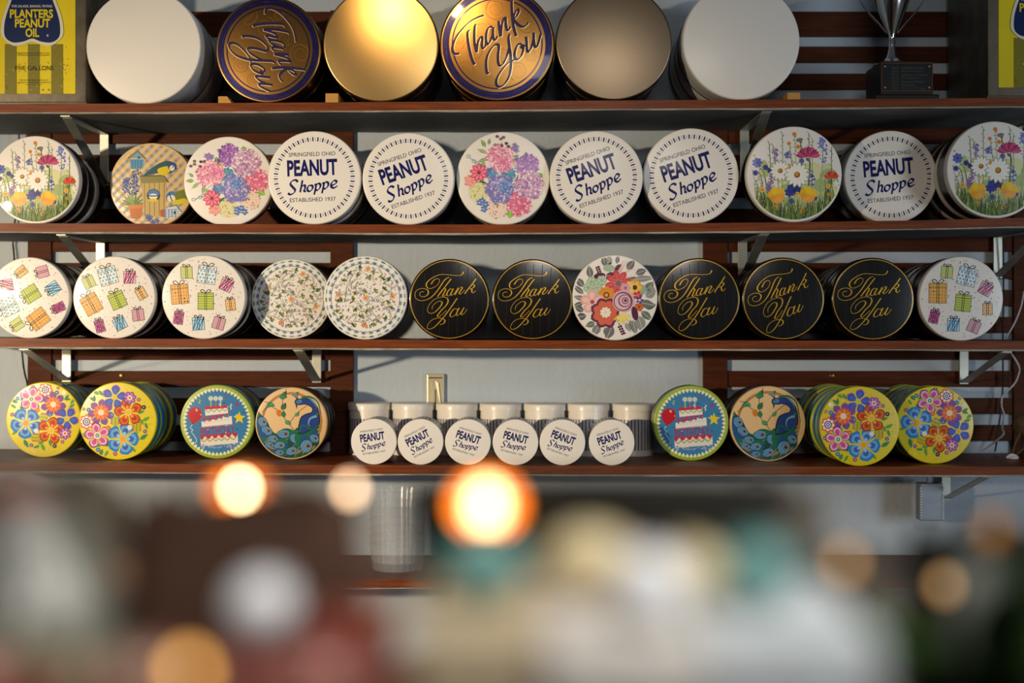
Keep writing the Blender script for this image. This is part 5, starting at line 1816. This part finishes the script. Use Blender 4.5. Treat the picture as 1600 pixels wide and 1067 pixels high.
GB = 'round truffles on the gift boxes'
ball('blurred teal truffle on the beige gift box', 'teal', 755, 0.465, h1 + .0007, 0.011, GB, 1.3)
ball('blurred cream truffle, the largest, on the off-white gift box', 'cream', 922, 0.465, h2 + .0007, 0.0115, GB, 1.35)
ball('blurred white ball added for a daylight glint at the front of the off-white box', 'white', 1015, 0.425, h2 + .0007, 0.0112, GB)  # white ball added in place of a window daylight reflection
ball('blurred cream truffle at the right end of the off-white gift box', 'cream', 1088, 0.455, h2 + .0007, 0.0095, GB)
ball('blurred teal truffle on the bluish white gift box', 'teal', 1185, 0.45, h3 + .0007, 0.011, GB)
ball('blurred white ball added for a daylight glint on top of the sweets in front of the brown bag', 'white', 408, 0.452, 0.0672, 0.0105, GB)  # another added ball, takes the place of a bluish white glint

# dark basket with a handle behind the pale boxes
M_WICK = mat('dark_olive_wicker', '#1f1c11', 0.8, var=0.4, scale=60, bump=0.5, bscale=100)
Ybk = 0.575
t = thing('wicker_basket', 'blurred dark olive wicker basket with a hoop handle behind the gift boxes', 'basket', rest(930, Ybk))
hb = Z_at(772, Ybk) - ZT
MB().lathe([(0.052, 0), (0.066, hb * .4), (0.074, hb * .9), (0.076, hb), (0.072, hb), (0.062, hb * .4), (0.048, 0.005)], 48, (0, 0, 0), 1, 0.40, lambda i, a_: 1 + 0.012 * math.cos(24 * a_ + i * PI)).build('basket_body', M_WICK, t, 60)
rim = [(0.0755 * math.cos(2 * PI * k / 40), 0.0302 * math.sin(2 * PI * k / 40), hb + 0.001) for k in range(41)]
MB().tube(rim, 0.0040, 8).build('basket_rim', M_WICK, t)

# potted plant at the right
M_LEAF = mat('dark_glossy_leaf', '#1d2f12', 0.35, var=0.35, scale=20)
M_LEAF2 = mat('green_leaf', '#3a6317', 0.4, var=0.3, scale=20)
M_POT = mat('black_pot', '#14140f', 0.5)
Yp = 0.49
t = thing('potted_plant', 'blurred dark leafy potted plant at the right edge of the foreground', 'plant', rest(1548, Yp))
MB().lathe([(0.020, 0), (0.026, 0.035), (0.0275, 0.036), (0.0275, 0.042), (0.024, 0.042), (0.022, 0.034)], 32).build('pot', M_POT, t)
rnd = random.Random(31)
for k in range(30):
    an = 2 * PI * k / 30 * 3.7
    el = rnd.uniform(0.15, 1.25)
    L = rnd.uniform(0.045, 0.075)
    base = Vector((0.006 * math.cos(an), 0.006 * math.sin(an), 0.040))
    V_, F_ = [], []
    d = Vector((math.cos(an), math.sin(an), 0))
    sd = Vector((-math.sin(an), math.cos(an), 0))
    for i in range(9):
        u = i / 8
        p_ = base + d * (L * u * math.cos(el)) + Vector((0, 0, L * u * math.sin(el) - 0.020 * u * u))
        ww = 0.0105 * math.sin(PI * min(1, 0.06 + 0.94 * u)) ** 0.8 + 0.0005
        for s in (-1, 0, 1):
            V_.append(p_ + sd * (ww * s) - Vector((0, 0, 0.003 * (1 - abs(s)))))
    for i in range(8):
        for s in (0, 1):
            q_ = 3 * i + s
            F_.append((q_, q_ + 1, q_ + 4, q_ + 3))
    n0 = len(V_)
    V_ += [v - Vector((0, 0, 0.0006)) for v in V_]
    F_ += [tuple(i + n0 for i in f[::-1]) for f in F_]
    MB().add(V_, F_).build('leaf', M_LEAF2 if k % 4 == 0 else M_LEAF, t, 60)

# glowing beads on a wire, added to stand in for blurred warm reflections
t = thing('glint_string', 'row of warm glints out of focus across the foreground, made as glowing beads on a wire', 'glint beads', (0, 0.5, ZT))
M_CABLE = mat('thin_copper_wire', '#4a3320', 0.5, 0.5)
glints = [(375, 765, .61, 'hot'), (547, 765, .64, 'peach'), (760, 790, .52, 'hot2'), (1138, 785, .57, 'pale'), (1320, 880, .50, 'tan'), (1475, 915, .58, 'tan'), (1550, 830, .56, 'amber')]
EM = {'hot': mat('glint_hot', '#fff0d0', 0.3, emit='#ffe2a8', es=42), 'hot2': mat('glint_hot_large', '#fff0d0', 0.3, emit='#ffdf9a', es=9), 'peach': mat('glint_peach', '#ffe3c0', 0.3, emit='#ffd0a0', es=9),
      'pale': mat('glint_pale', '#ffe9b0', 0.3, emit='#ffd88e', es=8), 'tan': mat('glint_tan', '#e0b070', 0.3, emit='#e8b070', es=1.5), 'orange': mat('glint_orange', '#e0a050', 0.3, emit='#ffb858', es=5), 'amber': mat('glint_amber', '#a06a20', 0.3, emit='#b07018', es=1.2)}
M_AMB = mat('amber_glint_halo', '#e08a20', 0.4, emit='#ff9a28', es=1.5)  # emission stands in for the halo around a bright reflection
pts = []
loc = Vector((0, 0.5, ZT))
for px, py, Y, kind in glints:
    c = at(px, py, Y) - loc
    r_ = {'hot': .0022, 'hot2': .0046, 'peach': .0024, 'pale': .0026, 'tan': .0026, 'amber': .0030, 'orange': .0032}[kind]
    b_ = MB().sphere((0, 0, 0), r_, 14, 10, 1, 1, 1.5).build('glint_bead', EM[kind], t, 60)
    b_.location = c
    MB().lathe([(r_ * .8, -r_ * 3.0), (r_ * .9, -r_ * 1.3), (r_ * .6, -r_ * 1.2)], 12).build('bead_cap', M_CABLE, b_)
    if kind.startswith('hot'):  # glowing amber ring added as the orange halo of a hot glint
        m_ = MB().lathe([(.0066, .0), (.0086, .006), (.0090, .010), (.0082, .010), (.0062, .001)], 24)
        o = m_.build('glint_halo', M_AMB, b_, 60)
        o.matrix_basis = Matrix.Translation((0, 0.011, 0)) @ Matrix.Rotation(PI / 2, 4, 'X') @ Matrix.Diagonal((1.25, 1, 1, 1))
    pts.append(c + Vector((0, 0, -r_ * 3)))
path = [Vector((pts[0].x - 0.03, pts[0].y + .05, 0.001)), Vector((pts[0].x - 0.012, pts[0].y + .03, 0.03))]
for i, p_ in enumerate(pts[:7]):
    path.append(p_)
    if i < 6:
        path.append((p_ + pts[i + 1]) / 2 - Vector((0, 0, 0.010)))
path += [Vector((pts[6].x + 0.015, pts[6].y + .02, 0.04)), Vector((pts[6].x + 0.03, pts[6].y + .04, 0.001))]
MB().tube(catmull(path, 6), 0.0006, 6).build('wire', M_CABLE, t)

# one more glowing bead, added for the orange glint at the counter front
c = at(295, 1050, 0.385)
t = thing('counter_glint', 'single orange glint out of focus at the bottom left, made as a glowing bead', 'glint_bead', (c.x, c.y, ZT))
MB().sphere((0, 0, c.z - ZT), 0.0024, 14, 10, 1, 1, 1.4).build('glint_bead', mat('glint_orange', '#e0a050', 0.3, emit='#ffb050', es=4.5), t, 60)
MB().lathe([(0.0020, c.z - ZT - 0.009), (0.0022, c.z - ZT - 0.003), (0.0014, c.z - ZT - 0.0025)], 12).build('bead_cap', M_CABLE, t)
MB().lathe([(0.009, 0), (0.009, 0.002), (0.0012, 0.004), (0.0010, c.z - ZT - 0.008)], 16).build('stand', M_CABLE, t)
